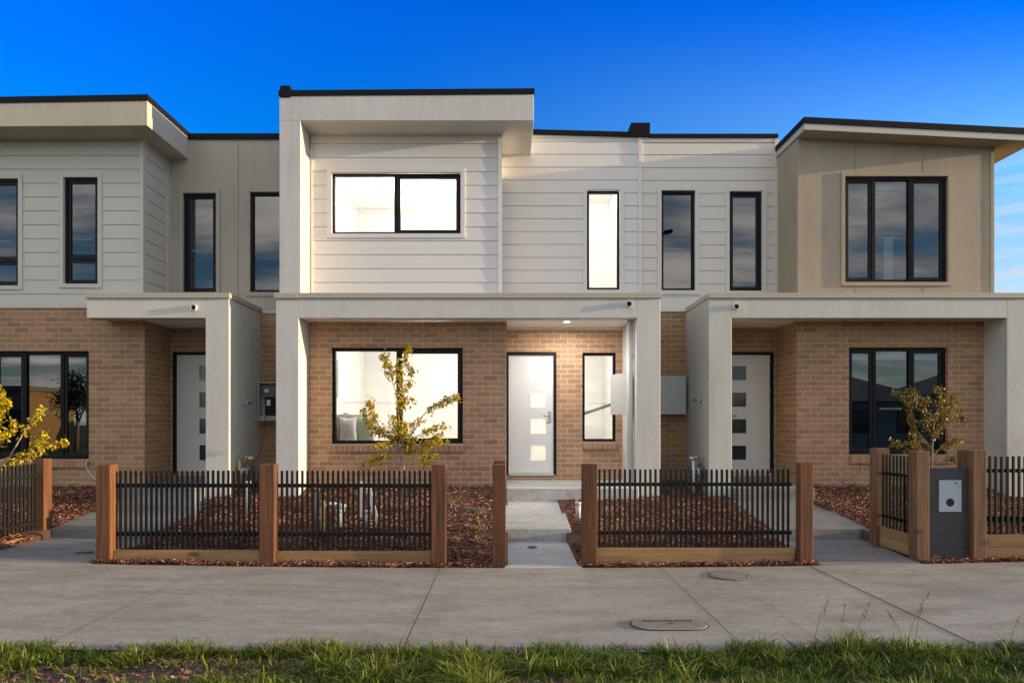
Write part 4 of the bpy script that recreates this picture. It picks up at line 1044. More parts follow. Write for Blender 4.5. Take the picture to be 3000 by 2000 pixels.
# grass
def blades(px, py, pz, h, w, lean, name, mat, shade, parent=None, root=None, kind=None, curl=1.0):
    n = len(px)
    yaw = rng.uniform(0, 2 * np.pi, n); face = yaw + np.pi / 2 + rng.normal(0, .5, n)
    dx, dy = np.cos(yaw), np.sin(yaw); sx, sy = np.cos(face), np.sin(face)
    ts = np.array([0, .38, .72, 1.0]); ws = np.array([.85, 1.0, .62, .04])
    V = np.zeros((n, 8, 3))
    for i, (t, wd) in enumerate(zip(ts, ws)):
        off = lean * h * (t ** 1.8) ; zz = h * (t - curl * .38 * np.clip(lean, 0, 1.6) * t * t * .8)
        cx = px + dx * off; cy = py + dy * off; cz = pz + zz
        V[:, 2 * i] = np.column_stack([cx - sx * w * wd / 2, cy - sy * w * wd / 2, cz]); V[:, 2 * i + 1] = np.column_stack([cx + sx * w * wd / 2, cy + sy * w * wd / 2, cz])
    b = np.arange(n)[:, None] * 8
    Fq = np.concatenate([b + np.array([[0, 1, 3, 2]]), b + np.array([[2, 3, 5, 4]]), b + np.array([[4, 5, 7, 6]])])
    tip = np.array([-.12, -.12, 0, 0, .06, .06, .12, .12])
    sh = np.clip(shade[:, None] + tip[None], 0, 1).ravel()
    return quads_mesh(name, V.reshape(-1, 3), Fq, sh, mat, parent, root, kind)
def bare(x, y):
    """how thin the turf is: worn dirt patches"""
    pat = [(-1.75, 4.40, .62, .085), (-2.25, 4.20, .8, .11), (-2.6, 4.02, .6, .12), (.22, 4.08, .42, .10), (1.25, 4.02, .30, .07), (-.75, 4.30, .25, .06)]
    v = 0
    for cx, cy, rx, ry in pat:
        d = ((x - cx) / rx) ** 2 + ((y - cy) / ry) ** 2 + .7 * vn(x, y, 5)
        v = max(v, 1.35 - d)
    return v
gx, gy, gh, gw, gl, gs = [], [], [], [], [], []
N = 0
while N < 66000:
    x = random.uniform(-4.6, 4.6); y = 3.45 + (4.78 - 3.45) * random.random()
    edge = 4.62 + .13 * vn(x, 0, 1.8, 5) + .07 * vn(x, 0, 7, 1)
    if y > edge: continue
    b = bare(x, y)
    if b > 0 and random.random() < min(.93, b * 2.2): continue
    cl = vn(x, y, 2.3, 2.0) + .5 * vn(x, y, 6, 4)
    if cl < -.25 and random.random() < .45: continue
    h = .034 + .04 * random.random() + .075 * max(0, cl + .1)
    if x > -.9: h *= 1.18
    wide = random.random() < (.22 + .16 * (cl > .1))
    gx.append(x); gy.append(y); gh.append(h * (1.25 if wide else 1)); gw.append(random.uniform(.006, .0105) if wide else random.uniform(.003, .0055))
    gl.append(abs(random.gauss(.95, .45))); dry = random.random() < .06
    gs.append(min(1, max(0, random.gauss(.42, .21) + .16 * cl + (.38 if dry else 0) + (.08 if x < 0 else 0)))); N += 1  # left half gets a brighter blade colour, as if sunlit
gx, gy = np.array(gx), np.array(gy)
gzv = .0022 * np.minimum(gx * gx, 60) - .025
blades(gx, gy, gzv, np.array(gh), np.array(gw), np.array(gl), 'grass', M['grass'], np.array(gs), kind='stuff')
wx_, wy_, wh_, ww_, wl_, ws_ = [], [], [], [], [], []
for _ in range(95):
    cx = random.uniform(-3.6, 3.9); cy = random.uniform(4.0, 4.6)
    if cx < -.8 and random.random() < .55: continue
    if bare(cx, cy) > .25: continue
    tone = random.gauss(.52, .12); hh = random.uniform(.09, .17)
    for _k in range(random.randint(9, 26)):
        wx_.append(cx + random.gauss(0, .045)); wy_.append(min(4.62, cy + random.gauss(0, .035))); wh_.append(hh * random.uniform(.6, 1.15)); ww_.append(random.uniform(.006, .0125)); wl_.append(abs(random.gauss(1.0, .45))); ws_.append(min(1, max(0, random.gauss(tone, .13))))
wx_, wy_ = np.array(wx_), np.array(wy_)
blades(wx_, wy_, .0022 * np.minimum(wx_ * wx_, 60) - .025, np.array(wh_), np.array(ww_), np.array(wl_), 'weeds', M['grass'], np.array(ws_), kind='stuff')
# litter and short stubble over the bare dirt
def dirt_pts(n):
    out = []
    while len(out) < n:
        x = random.uniform(-3.2, 1.4); y = random.uniform(3.7, 4.55)
        if bare(x, y) > -.2: out.append((x, y, gz(x) - .028))
    return out
L0 = rng
def litter(n):
    P = np.array(dirt_pts(n)); n = len(P)
    s = rng.uniform(.004, .02, n)[:, None]; a = rng.uniform(0, 6.28, n)
    d = np.column_stack([np.cos(a), np.sin(a), rng.normal(0, .3, n)]) * s; e = np.column_stack([-np.sin(a), np.cos(a), rng.normal(0, .3, n)]) * s * rng.uniform(.2, .8, n)[:, None]
    P[:, 2] += rng.uniform(.002, .014, n)
    V = np.stack([P - d - e, P + d - e, P + d + e, P - d + e], axis=1).reshape(-1, 3); b = np.arange(n)[:, None] * 4
    return quads_mesh('dirt_litter', V, b + np.array([[0, 1, 2, 3]]), np.repeat(rng.beta(1.5, 1.8, n), 4), M['mulch'], kind='stuff')
litter(4500)
# tall seeding grass stems
stems = [(1905, 1372, 'far left of the seeding clump', 4.5, 28), (1940, 1392, '', 4.5, 8), (2000, 1380, '', 4.45, 30), (2135, 1362, '', 4.45, 40), (2120, 1378, '', 4.45, 14), (2040, 1405, '', 4.4, -30), (2345, 1410, '', 4.5, 20)]
SL = ['tall thin grass stem with a sparse seed head, at the outer end of the seeding clump', 'short seeding grass stem beside the outermost tall stem', 'seeding grass stem arching over the dark pavement joint start',
      'tallest seeding grass stem, dark headed, crossing the dark pavement joint', 'thin seeding stem just beside the tallest dark headed one', 'low bent grass stem drooping between the taller seed heads', 'seeding grass stem at the picture edge below the letterbox fence']
for (px, py, _, y, lean), lab in zip(stems, SL):
    xt, zt = X(px, y), Z(py, y); xb = xt - lean * .004; zb = gz(xb)
    mb = MB(); pts = [(xb, y, zb), (xb + (xt - xb) * .25, y, zb + (zt - zb) * .45), (xb + (xt - xb) * .6, y, zb + (zt - zb) * .8), (xt, y, zt)]
    mb.tube(pts, .0022, 5, .0009)
    o = mb.build('seeding_grass', M['tuft'], None, root=(xb, y, zb)); tag(o, lab, 'grass stem', 'seeding grass stems at the pavement edge')
    at = o.data.attributes.new('shade', 'FLOAT', 'POINT'); at.data.foreach_set('value', np.full(len(o.data.vertices), .35, dtype=np.float32))
    n = 16; t = rng.uniform(.62, 1.0, n); bx = xb + (xt - xb) * t; bz = zb + (zt - zb) * (t * .9 + .1)
    blades(bx, np.full(n, y), bz, rng.uniform(.02, .05, n), np.full(n, .004), rng.uniform(.3, .9, n), 'seed_head', M['tuft'], rng.uniform(.1, .7, n), o)
    n = 7; blades(np.full(n, xb) + rng.normal(0, .02, n), np.full(n, y) + rng.normal(0, .02, n), np.full(n, zb - .03), rng.uniform(.12, .24, n), np.full(n, .005), rng.uniform(.3, 1.0, n), 'blades', M['grass'], rng.uniform(.3, .7, n), o)

# low tufts planted in the mulch
TUFTS = [(160, 1152, 8.9, .13, 70, 'yellow green tussock in the mulch of the left yard between the posts'),
         (1105, 1160, 9.4, .12, 60, 'pale yellow tussock beside the drain grate and lone post'),
         (1097, 1191, 8.7, .09, 45, 'small yellow green tuft just below the drain grate'),
         (1037, 1132, 10.0, .10, 45, 'green yellow tuft behind the post nearest the young tree'),
         (1418, 1195, 8.7, .13, 35, 'bright yellow green tuft behind the fence beside the path'),
         (1565, 1162, 9.4, .12, 30, 'spiky green tuft in the middle of the mulch right of the path'),
         (1715, 1180, 8.9, .13, 40, 'wide pale tuft near the right house path'),
         (1515, 1225, 8.1, .10, 25, 'sparse tuft low behind the rail right of the path'),
         (1640, 1128, 10.2, .12, 30, 'yellow tuft below the right gas meter'),
         (890, 1142, 9.9, .12, 40, 'green tuft beside the trunk of the young tree'),
         (960, 1240, 7.8, .09, 35, 'green weed close behind the fence below the young tree'),
         (1243, 1207, 8.4, .06, 26, 'single leafy weed at the foot of the entry step'),
         (800, 1140, 9.9, .12, 45, 'olive green tuft behind the fence next to the upright white stake'),
         (515, 1170, 9.0, .10, 20, 'small dark green tuft near the capped pipe stub'),
         (615, 1130, 10.2, .13, 40, 'yellow flowering tuft beside the yellow gas pipe'),
         (1043, 1236, 8.0, .07, 14, 'flat green weed in the mulch between post and lone post'),
         (1905, 1110, 10.4, .08, 40, 'pale tuft against the brick wall of the right house'),
         (905, 1258, 7.75, .05, 30, 'pale green low weed behind the planks of the two panel fence')]
for px, py, y, h, n, lab in TUFTS:
    x = X(px, y); z = yard_z(x, y)
    blades(x + rng.normal(0, h * .45, n), y + rng.normal(0, h * .4, n), np.full(n, z), rng.uniform(.5, 1.1, n) * h, rng.uniform(.004, .008, n), rng.uniform(.2, 1.1, n), 'grass_tuft', M['tuft'], rng.uniform(0, 1, n), None, (x, y, z))
    o = bpy.context.scene.collection.objects[-1]
    tag(o, lab, 'plant', 'small tufts growing in the mulch')

# white stakes and capped pipe stubs in the mulch
def stake(px0, py0, px1, py1, y, w, label, name='white_stake', cat='stake', group='white stakes in the mulch', th=.02):
    a, b = Vector((X(px0, y), y, Z(py0, y))), Vector((X(px1, y), y + .02, Z(py1, y)))
    h = w / 2
    mb = MB(); mb.hexa([(b.x - h, y, b.z - .06), (b.x + h, y, b.z - .06), (b.x + h, y + th, b.z - .06), (b.x - h, y + th, b.z - .06), (a.x - h, y, a.z), (a.x + h, y, a.z), (a.x + h, y + th, a.z), (a.x - h, y + th, a.z)])
    tag(mb.build(name, M['pvc'], None, .003, root=b), label, cat, group)
stake(1013 - 186, 1104, 1016 - 186, 1197, 9.2, .057, 'upright white stake behind the middle fence panel')
stake(831 + 15, 1120, 831 + 37, 1200, 9.1, .065, 'white stake leaning over in the mulch beside the upright one')
def stub(px, py0, py1, y, r, label, mat='pvc'):
    x = X(px, y); z0, z1 = Z(py1, y) - .05, Z(py0, y)
    t = thing('pipe_stub', (x, y, z0), label, 'pipe', 'capped pipe stubs in the mulch')
    mb = MB(); mb.tube([(x, y, z0), (x, y, z1 - .02)], r, 14); mb.build('pipe', M[mat], t)
    mb = MB(); mb.tube([(x, y, z1 - .035), (x, y, z1)], r * 1.25, 14); mb.build('cap', M[mat], t)
stub(782, 1169, 1199, 8.6, .045, 'short fat white pipe stub before the upright stake')
stub(842, 1171, 1197, 8.7, .05, 'short white pipe stub between the two stakes')
stub(450, 1120, 1185, 9.0, .018, 'short thin white pipe near the left house path')
stub(570, 1104, 1185, 9.4, .03, 'tall white pipe standing in the mulch left of the gas meter')
stub(632, 1125, 1190, 9.4, .032, 'tall white pipe standing below the left gas meter')
stub(727, 1120, 1230, 8.4, .03, 'grey white pipe just right of the middle fence post', 'gasgrey')
stub(741, 1150, 1240, 8.2, .02, 'yellowish thin pipe right of the middle fence post', 'copper_old')
stub(1328, 1152, 1180, 8.9, .035, 'small white pipe stub by the post right of the entry path')
def water_meter():
    y = 8.6; x = X(870 - 10 - 0, y) - .5; x = X(752, y); z = yard_z(x, y)
    t = thing('water_meter', (x, y, z), 'dark water meter and valve standing in the mulch right of the middle fence post', 'water meter')
    mb = MB(); mb.box(x - .02, x + .07, y, y + .1, z, z + .28); mb.build('meter_body', M['gasgrey'], t, .02)
    mb = MB(); mb.tube([(x - .08, y + .05, z), (x - .08, y + .05, z + .3), (x + .0, y + .05, z + .36), (x + .15, y + .05, z + .34)], .022, 10); mb.build('pipework', M['pvc'], t)
    mb = MB(); mb.tube([(x + .12, y + .05, z + .33), (x + .22, y + .05, z + .31)], .035, 12); mb.build('valve', M['pvc'], t)
    mb = MB(); mb.tube([(x + .03, y - .01, z + .2), (x + .03, y - .02, z + .2)], .035, 16); mb.build('dial', M['red'], t)
water_meter()
# scraps of bark on the left path
for px, py, y, L, lab in ((192, 1283, 7.68, .10, 'curled brown bark scrap lying on the left path'), (256 - 0, 1302, 7.35, .04, 'tiny dark bark scrap lying near the end of the left path')):
    x = X(px, y); z = gz(x) + .012
    mb = MB(); mb.hexa([(x - L, y, z), (x + L, y + .02, z), (x + L * .9, y + .05, z + .004), (x - L * .9, y + .04, z), (x - L * .95, y + .005, z + .012), (x + L * .9, y + .022, z + .02), (x + L * .85, y + .045, z + .018), (x - L * .8, y + .035, z + .01)])
    tag(mb.build('bark_scrap', M['post'], None, root=(x, y, z)), lab, 'bark')

# ================================================================== young trees
def young_tree(y0, branches, trunk, base, dens, leafmat, label, conv, leafsize=.05, thick=.020):
    bx, bz = base
    t = thing('young_tree', (bx, y0, bz), label, 'tree', 'young street trees in the front yards')
    mb = MB()
    def w(pts, dy):
        out = []
        for i, (a, b) in enumerate(pts):
            px, py = conv(a, b); s = i / max(1, len(pts) - 1)
            out.append(Vector((X(px, y0), y0 + dy * s, Z(py, y0))))
        return out
    tr = w(trunk, 0.0); tr[0] = Vector((bx, y0, bz - .04)); mb.tube(tr, thick, 9, thick * .62)
    Vs, Sh = [], []
    for bi, (pts, leafy) in enumerate(branches):
        dy = random.uniform(-.28, .28); q = w(pts, dy)
        # smooth
        Q = []
        for i in range(len(q) - 1):
            p0, p1, p2, p3 = q[max(i - 1, 0)], q[i], q[i + 1], q[min(i + 2, len(q) - 1)]
            for k in range(5):
                s = k / 5; Q.append(0.5 * ((2 * p1) + (p2 - p0) * s + (2 * p0 - 5 * p1 + 4 * p2 - p3) * s * s + (3 * p1 - p0 - 3 * p2 + p3) * s ** 3))
        Q.append(q[-1]); mb.tube(Q, thick * .5, 6, thick * .14)
        Ltot = sum((Q[i + 1] - Q[i]).length for i in range(len(Q) - 1)); n = int(dens * Ltot * (1 - leafy))
        for _ in range(n):
            s = leafy + (1 - leafy) * random.random(); s *= len(Q) - 1; i = min(int(s), len(Q) - 2); p = Q[i].lerp(Q[i + 1], s - i)
            spread = .018 + .020 * random.random()
            p = p + Vector((random.gauss(0, spread), random.gauss(0, spread), random.gauss(0, spread) - .012))
            L = leafsize * random.uniform(.65, 1.25); W = L * random.uniform(.42, .6)
            d = Vector((random.gauss(0, .6), random.gauss(0, .6), random.gauss(-.75, .5))).normalized()
            sd = d.cross(Vector((random.gauss(0, 1), random.gauss(0, 1), random.gauss(0, 1)))).normalized(); nr = sd.cross(d)
            f = random.uniform(.1, .5) * W
            v = [p, p + d * L * .45 - sd * W * .5 + nr * f, p + d * L * .5, p + d * L * .45 + sd * W * .5 + nr * f, p + d * L + nr * f * .3]
            c = min(1, max(0, random.gauss(.5, .24)))
            Vs.append(v); Sh.append(c)
    mb.build('trunk', M['bark'], t)
    V = np.array([[tuple(a) for a in v] for v in Vs]); n = len(V)
    b = np.arange(n)[:, None] * 5
    Fq = np.concatenate([b + np.array([[0, 1, 4, 2]]), b + np.array([[0, 2, 4, 3]])])
    quads_mesh('foliage', V.reshape(-1, 3), Fq, np.repeat(Sh, 5), leafmat, t)
cv4 = lambda a, b: (a / 3.333 + 611.5, b / 3.333 + 666.4)
young_tree(9.8, [
    ([(1050, 1290), (1020, 1050), (1000, 880), (985, 780), (955, 700), (935, 600), (900, 520), (872, 470)], .66),
    ([(955, 700), (910, 650), (900, 575)], .95),
    ([(985, 800), (1030, 700), (1020, 620), (1070, 540), (1110, 440)], .22), ([(1060, 560), (1120, 600), (1110, 640)], .1), ([(1020, 640), (1000, 590), (990, 560)], .1),
    ([(990, 820), (1060, 740), (1085, 690)], .2), ([(1000, 880), (1060, 840), (1110, 820)], .15), ([(1010, 960), (1045, 880), (1060, 800)], .2),
    ([(1050, 1200), (1130, 1080), (1205, 960), (1300, 880), (1400, 830), (1475, 800)], .50), ([(1130, 1080), (1120, 1020), (1190, 960)], .3),
    ([(1060, 1180), (1180, 1100), (1260, 1050), (1365, 1025)], .4), ([(1070, 1250), (1200, 1180), (1290, 1160), (1385, 1140)], .25), ([(1180, 1180), (1280, 1130), (1345, 1090)], .3),
    ([(1060, 1330), (1160, 1290), (1220, 1270), (1295, 1255)], .45), ([(1160, 1290), (1235, 1300)], .5),
    ([(1040, 1300), (980, 1180), (880, 1080), (790, 1020), (735, 905)], .45), ([(880, 1080), (840, 960), (822, 840)], .35), ([(900, 1100), (850, 1060), (800, 1030)], .2),
    ([(1040, 1340), (930, 1280), (850, 1265), (730, 1310)], .5), ([(930, 1280), (920, 1250)], .3), ([(850, 1270), (810, 1330)], .5),
    ([(1030, 1280), (990, 1100), (975, 950)], .45), ([(1045, 1180), (1060, 1080), (1085, 1000)], .4), ([(1045, 1220), (960, 1120), (900, 1040)], .35),
    ([(1050, 1240), (1120, 1160), (1140, 1110)], .2), ([(1050, 1260), (1120, 1220), (1230, 1210)], .25), ([(1040, 1230), (940, 1170), (870, 1165)], .5), ([(1040, 1200), (1040, 1090), (1020, 1000)], .3), ([(1050, 1230), (1090, 1130), (1060, 1050)], .2)],
    [(1050, 1680), (1053, 1500), (1052, 1350), (1050, 1290), (1045, 1180)], (X(926.5, 9.8), .27), 290, M['leaf'],
    'young tree with olive and gold leaves before the bright front window', cv4, .06)
cv8 = lambda a, b: (a * .425 + 1568, b * .425 + 666.4)
young_tree(9.0, [
    ([(1345, 950), (1350, 850), (1290, 760), (1260, 640), (1250, 570), (1205, 540)], .4), ([(1260, 640), (1300, 560), (1290, 530)], .2),
    ([(1350, 820), (1420, 720), (1440, 600), (1445, 515)], .35), ([(1400, 740), (1480, 660), (1545, 690)], .3), ([(1420, 640), (1500, 600), (1520, 565)], .2),
    ([(1345, 880), (1270, 830), (1180, 820)], .3), ([(1345, 900), (1430, 830), (1520, 795)], .4), ([(1360, 700), (1310, 640), (1330, 570)], .2),
    ([(1345, 950), (1450, 900), (1510, 905)], .4), ([(1350, 780), (1300, 720), (1270, 700)], .1), ([(1360, 720), (1400, 660), (1470, 640)], .1), ([(1350, 800), (1390, 700), (1380, 640)], .1),
    ([(1345, 900), (1260, 850), (1240, 790)], .1), ([(1350, 860), (1300, 800), (1270, 760)], .1), ([(1340, 950), (1290, 880), (1230, 860)], .3), ([(1360, 690), (1400, 620), (1420, 600)], .1)],
    [(1340, 1150), (1345, 950), (1352, 780), (1362, 690)], (X(2138, 9.0), .2), 330, M['leaf_r'],
    'young tree with bronze leaves rising behind the grey letterbox', cv8, .052, .014)
cv2 = lambda a, b: (a * .4, b * .4 + 705.6)
young_tree(9.2, [
    ([(-60, 960), (0, 780), (50, 640), (40, 460)], .3), ([(-40, 900), (60, 850), (150, 840), (240, 790), (305, 765)], .3), ([(60, 850), (110, 700), (160, 570)], .4), ([(150, 840), (200, 800), (215, 740)], .2),
    ([(200, 810), (270, 770), (300, 700)], .2), ([(-20, 700), (40, 560), (110, 560)], .2), ([(-60, 900), (-40, 700), (-30, 540)], .3), ([(0, 780), (60, 700), (90, 640)], .2), ([(-60, 960), (40, 880), (120, 860)], .3), ([(0, 640), (60, 530), (70, 460)], .2),
    ([(-60, 960), (-160, 800), (-220, 650)], .3), ([(-70, 900), (-120, 700), (-140, 520)], .3), ([(-60, 980), (-180, 900), (-280, 850)], .3)],
    [(-70, 1180), (-65, 1050), (-60, 900), (-50, 760)], (X(-28, 9.2), .2), 200, M['leaf_l'],
    'young tree with bright yellow leaves at the left edge of the picture', cv2, .062)

# ================================================================== things seen through the lounge window
def cushion(x, y, z, w, h, d, mat, label, ears=0.5, tilt=0.0):
    n = 14; V, Fc = [], []
    for s in (-1, 1):
        for j in range(n + 1):
            for i in range(n + 1):
                u, v = 2 * i / n - 1, 2 * j / n - 1
                puff = max(0, (1 - abs(u) ** 2.4) * (1 - abs(v) ** 2.4)) ** .45
                pin = 1 - .13 * (1 - abs(v) ** 2) * abs(u) ** 3 - .0
                pv = 1 - .16 * (1 - abs(u) ** 2) * (abs(v) ** 3) * (1 if v > 0 else .3)
                px = u * w / 2 * pin; pz = v * h / 2 * pv
                V.append((x + px + tilt * pz, y + s * d / 2 * puff + .10 * pz + .008 * vn(u * 2 + x, v * 2, 2), z + h / 2 + pz))
    m = (n + 1) ** 2
    for j in range(n):
        for i in range(n):
            a = j * (n + 1) + i
            Fc.append((a, a + 1, a + n + 2, a + n + 1)); Fc.append((m + a, m + a + n + 1, m + a + n + 2, m + a + 1))
    o = mesh_obj('cushion', V, Fc, M[mat], None, [True] * len(Fc), (x, y, z)); tag(o, label, 'cushion', 'cushions inside the lounge window')
zc = 1.245
t = thing('sofa', (-2.6, 11.6, dz0), 'pale sofa seat below the lounge window holding the cushions', 'sofa')
mb = MB(); mb.box(-3.1, -1.7, 11.28, 12.0, dz0 + .12, zc - .12); mb.build('base', M['clothb'], t, .02)
mb = MB(); mb.box(-3.12, -1.68, 11.26, 12.02, zc - .118, zc); mb.build('seat', M['clothw'], t, .03)
for lx_ in (-3.0, -1.8):
    for ly_ in (11.36, 11.92):
        mb = MB(); mb.tube([(lx_, ly_, dz0), (lx_, ly_, dz0 + .119)], .02, 8); mb.build('leg', M['dark'], t)
cushion(-2.685, 11.4, zc - .02, .30, .43, .15, 'clothw', 'plump white cushion with pointed corners standing in the lounge window', tilt=-.04)
cushion(-2.44, 11.52, zc - .02, .36, .44, .16, 'clothg', 'sage green cushion behind the white one in the lounge window', tilt=.05)
cushion(-2.92, 11.55, zc - .02, .34, .50, .14, 'clothb', 'linen cushion at the window edge left of the white one', tilt=.03)
cushion(-2.66, 11.78, zc + .02, .40, .46, .13, 'clothb', 'linen cushion behind the white and sage cushions', tilt=0)
wx = fx0 + .032
t = thing('wall_picture', (wx, 12.4, 2.3), 'framed pale green picture on the side wall inside the lounge', 'picture')
mb = MB(); frame_pts = (12.15, 12.62, Z(918, 12.4), Z(820, 12.4)); mb.box(wx, wx + .025, *frame_pts); mb.build('frame', M['white'], t)
mb = MB(); mb.box(wx + .0252, wx + .029, frame_pts[0] + .04, frame_pts[1] - .04, frame_pts[2] + .04, frame_pts[3] - .04); mb.build('canvas', M['art'], t)

# ================================================================== across the street (seen mirrored in the windows)
def far_house(x, y, w, d, h, rh, mat, label):
    t = thing('house', (x, y, 0), label, 'house', 'houses across the street')
    mb = MB(); mb.box(x - w / 2, x + w / 2, y - d, y, -.1, h); mb.build('wall', M[mat], t)
    mb = MB(); e = .5; z0 = h - .0
    if rh > 0:
        a, b, c, dd = (x - w / 2 - e, y + e, z0), (x + w / 2 + e, y + e, z0), (x + w / 2 + e, y - d - e, z0), (x - w / 2 - e, y - d - e, z0)
        k = min(w, d) / 2; r0, r1 = (x - w / 2 + k, y - d / 2, z0 + rh), (x + w / 2 - k, y - d / 2, z0 + rh)
        mb.poly([a, b, r1, r0]); mb.poly([c, dd, r0, r1]); mb.poly([b, c, r1]); mb.poly([dd, a, r0])
        mb.poly([a, dd, c, b])
    else: mb.box(x - w / 2 - .2, x + w / 2 + .2, y - d - .2, y + .2, z0 + .002, z0 + .3)
    mb.build('roof', M['tile'], t)
    for k in range(3):
        wx_ = x - w / 2 + w * (k + .5) / 3
        mb = MB(); mb.box(wx_ - .7, wx_ + .7, y + .002, y + .04, .9, 2.3); f = mb.build('window', M['alu'], t)
        mb = MB(); mb.box(wx_ - .62, wx_ + .62, y + .0402, y + .045, .98, 2.22); mb.build('pane', M['lite'], f)
far_house(-32.0, -19.5, 5, 4.5, 3.5, 0, 'hs_wall', 'flat roofed ochre house across the street, mirrored in the left house window')
far_house(-41.5, -21, 9, 9, 3.0, 2.0, 'hs_wall3', 'grey hip roofed house across the street at the far left')
far_house(22.5, -21, 9, 9, 2.9, 2.3, 'hs_wall2', 'brick hip roofed house across the street, mirrored in the right house window')
far_house(33.5, -21, 10, 9, 3.4, 2.4, 'hs_wall3', 'grey hip roofed house across the street at the far right')
far_house(-14.5, -24, 8, 9, 2.6, 1.6, 'hs_wall2', 'brick hip roofed house across the street beyond the nature strip')
t = thing('tree', (-25.2, -17.5, -.1), 'rounded evergreen tree across the street, mirrored in the left house window', 'tree')
mb = MB(); mb.tube([(-25.2, -17.5, -.1), (-25.1, -17.5, 1.6), (-25.2, -17.4, 3.2)], .14, 8, .05); mb.tube([(-25.1, -17.5, 1.5), (-24.4, -17.3, 2.8)], .06, 6, .02); mb.build('trunk', M['bark'], t)
n = 2600; cen = np.array([[-25.2, -17.5, 3.2], [-24.6, -17.4, 2.9], [-25.8, -17.6, 2.8], [-25.0, -17.2, 3.9]])[rng.integers(0, 4, n)]
P = cen + rng.normal(0, .36, (n, 3)); d = rng.normal(0, 1, (n, 3)); d /= np.linalg.norm(d, axis=1)[:, None]; e = np.cross(d, rng.normal(0, 1, (n, 3))); e /= np.linalg.norm(e, axis=1)[:, None]
s = .09; V = np.stack([P - d * s, P + e * s * .5, P + d * s, P - e * s * .5], axis=1).reshape(-1, 3)
quads_mesh('crown', V, np.arange(n)[:, None] * 4 + np.array([[0, 1, 2, 3]]), np.repeat(rng.uniform(0, 1, n), 4), M['evergreen'], t)
sx, sy = 5.98, -3.2
t = thing('street_lamp', (sx, sy, 0), 'grey street lamp on the far kerb, mirrored in the slim upper window', 'street lamp')
mb = MB(); mb.tube([(sx, sy, -.1), (sx, sy, 8.6)], .07, 10, .05); mb.build('pole', M['gasgrey'], t)
mb = MB(); mb.tube([(sx, sy, 8.5), (sx + .04, sy, 8.8), (sx + .25, sy, 8.98)], .035, 8); mb.build('arm', M['gasgrey'], t)
mb = MB(); mb.hexa([(sx + .2, sy - .13, 8.98), (sx + .58, sy - .13, 9.08), (sx + .58, sy + .13, 9.08), (sx + .2, sy + .13, 8.98), (sx + .22, sy - .1, 9.12), (sx + .54, sy - .1, 9.2), (sx + .54, sy + .1, 9.2), (sx + .22, sy + .1, 9.12)]); mb.build('lamp_head', M['dark'], t, .02)

# ================================================================== sky, sun, camera
sun_dir = Vector((13.0, -1.0, 1.5)).normalized()
elev = math.asin(sun_dir.z); azim = math.atan2(sun_dir.x, sun_dir.y)       # clockwise from +Y
world = bpy.data.worlds.new('World'); scene.world = world; world.use_nodes = True
nt = world.node_tree
for n in list(nt.nodes): nt.nodes.remove(n)
out = nt.nodes.new('ShaderNodeOutputWorld'); bg = nt.nodes.new('ShaderNodeBackground'); nt.links.new(bg.outputs[0], out.inputs[0])
sky = nt.nodes.new('ShaderNodeTexSky'); sky.sky_type = 'NISHITA'; sky.sun_disc = False
sky.sun_elevation = elev; sky.sun_rotation = azim; sky.air_density = 1.0; sky.dust_density = 0.6; sky.ozone_density = 2.0
tc = nt.nodes.new('ShaderNodeTexCoord'); sep = nt.nodes.new('ShaderNodeSeparateXYZ'); nt.links.new(tc.outputs['Generated'], sep.inputs[0])
def math_(op, a, b=None, c=None, clamp=False):
    n = nt.nodes.new('ShaderNodeMath'); n.operation = op; n.use_clamp = clamp
    for i, v in enumerate((a, b, c)):
        if v is None: continue
        if hasattr(v, 'links'): nt.links.new(v, n.inputs[i])
        else: n.inputs[i].default_value = v
    return n.outputs[0]
def smooth(v, a, b):
    n = nt.nodes.new('ShaderNodeMapRange'); n.interpolation_type = 'SMOOTHSTEP'; nt.links.new(v, n.inputs[0]); n.inputs['From Min'].default_value = a; n.inputs['From Max'].default_value = b
    return n.outputs[0]
# the sky away from the sun side of the street: deep clear blue, paler to the horizon
tanz = math_('DIVIDE', sep.outputs[2], math_('MAXIMUM', sep.outputs[1], 0.12))
zen = smooth(math_('DIVIDE', sep.outputs[2], math_('MAXIMUM', sep.outputs[1], 0.12)), 0.36, 0.64)
side = smooth(sep.outputs[0], -0.25, 0.55)
lowr = mixc(nt, smooth(tanz, .20, .42), (1.02, 1.12, 1.38), (0.66, 1.27, 1.95))
blue = mixc(nt, zen, mixc(nt, side, (0.004, 0.71, 1.76), lowr), (0.001, 0.585, 2.1))
front = math_('MULTIPLY', smooth(sep.outputs[1], 0.30, 0.62), smooth(sep.outputs[2], 0.80, 0.56))
tint = mixc(nt, front, (0.66, 0.94, 1.28), blue)
skyc = mixc(nt, 1.0, sky.outputs[0], tint, 'MULTIPLY')
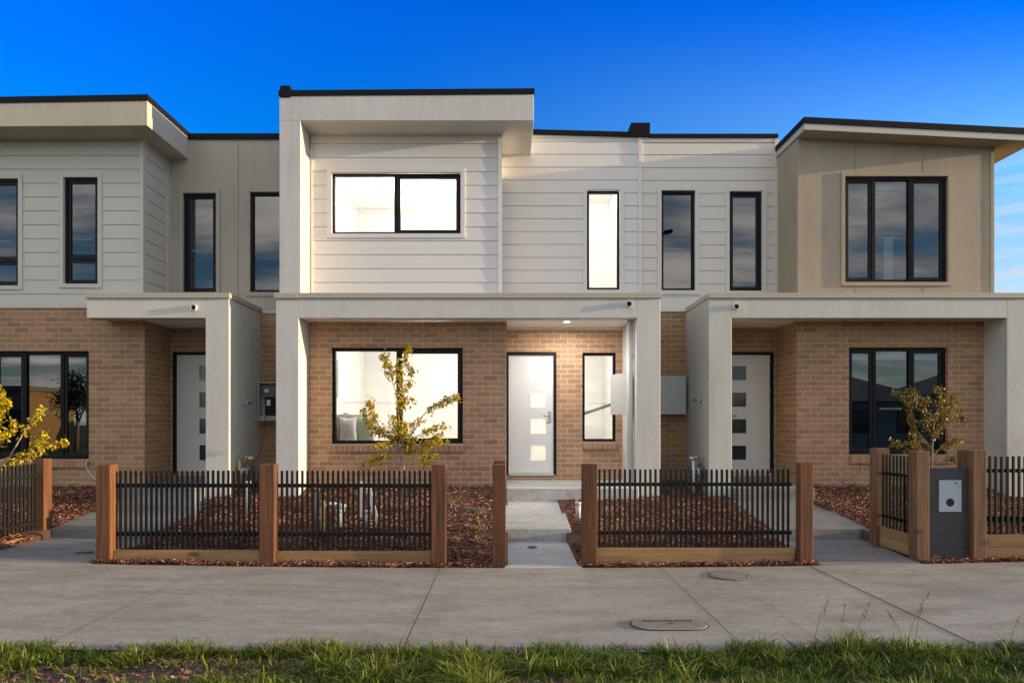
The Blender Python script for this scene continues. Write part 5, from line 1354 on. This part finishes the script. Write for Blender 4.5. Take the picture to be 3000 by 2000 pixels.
# clouds: a broken evening deck behind the camera, thin streaks low on the right
zc_ = math_('ADD', math_('MAXIMUM', sep.outputs[2], 0.0), 0.16)
cxy = nt.nodes.new('ShaderNodeCombineXYZ'); nt.links.new(math_('DIVIDE', sep.outputs[0], zc_), cxy.inputs[0]); nt.links.new(math_('DIVIDE', sep.outputs[1], zc_), cxy.inputs[1])
cn = noise_t(nt, mapping(nt, cxy.outputs[0], (0.8, 1.5, 1), (1.7, .4, 0), (0, 0, .5)), 1.4, 9, .6)
back = smooth(sep.outputs[1], 0.1, -0.3)
cm = math_('MULTIPLY', smooth(cn, .38, .62), back)
cs = noise_t(nt, mapping(nt, tc.outputs['Generated'], (3.0, 3.0, 26)), 2.2, 7, .6)
low = math_('MULTIPLY', smooth(sep.outputs[2], .36, .16), smooth(sep.outputs[0], .42, .6))
cm2 = math_('MULTIPLY', math_('MULTIPLY', smooth(cs, .44, .60), low), .9)
cloud = mixc(nt, smooth(cn, .45, .75), (5.3, 5.0, 4.75), (8.8, 8.3, 7.8))
c1_ = mixc(nt, cm, skyc, cloud)
c2_ = mixc(nt, cm2, c1_, (2.55, 3.0, 3.5))
nt.links.new(c2_, bg.inputs[0]); bg.inputs[1].default_value = 0.12

S = bpy.data.lights.new('sun', 'SUN'); S.energy = 3.9; S.angle = math.radians(0.55); S.color = (1.0, 0.74, 0.45)
so = bpy.data.objects.new('sun', S); COL.objects.link(so); so.rotation_euler = sun_dir.to_track_quat('Z', 'Y').to_euler(); so.location = (30, -10, 20)

cam = bpy.data.cameras.new('camera'); co = bpy.data.objects.new('camera', cam); COL.objects.link(co); scene.camera = co
co.location = (0, 0, EYE); co.rotation_euler = (math.radians(90), 0, 0)
cam.sensor_width = 36; cam.lens = F / 2352 * 36; cam.shift_x = (1176 - CX) / 2352; cam.shift_y = (HY - 784) / 2352
cam.clip_start = 0.05; cam.clip_end = 2000

scene.view_settings.view_transform = 'Standard'; scene.view_settings.look = 'None'; scene.view_settings.gamma = 1.0
scene.view_settings.exposure = 1.02
scene.render.engine = 'CYCLES'
cy = scene.cycles
cy.max_bounces = 8; cy.diffuse_bounces = 4; cy.glossy_bounces = 3; cy.transparent_max_bounces = 8; cy.sample_clamp_indirect = 6; cy.caustics_reflective = False; cy.caustics_refractive = False
cy.use_denoising = True
scene.render.filter_size = 1.05
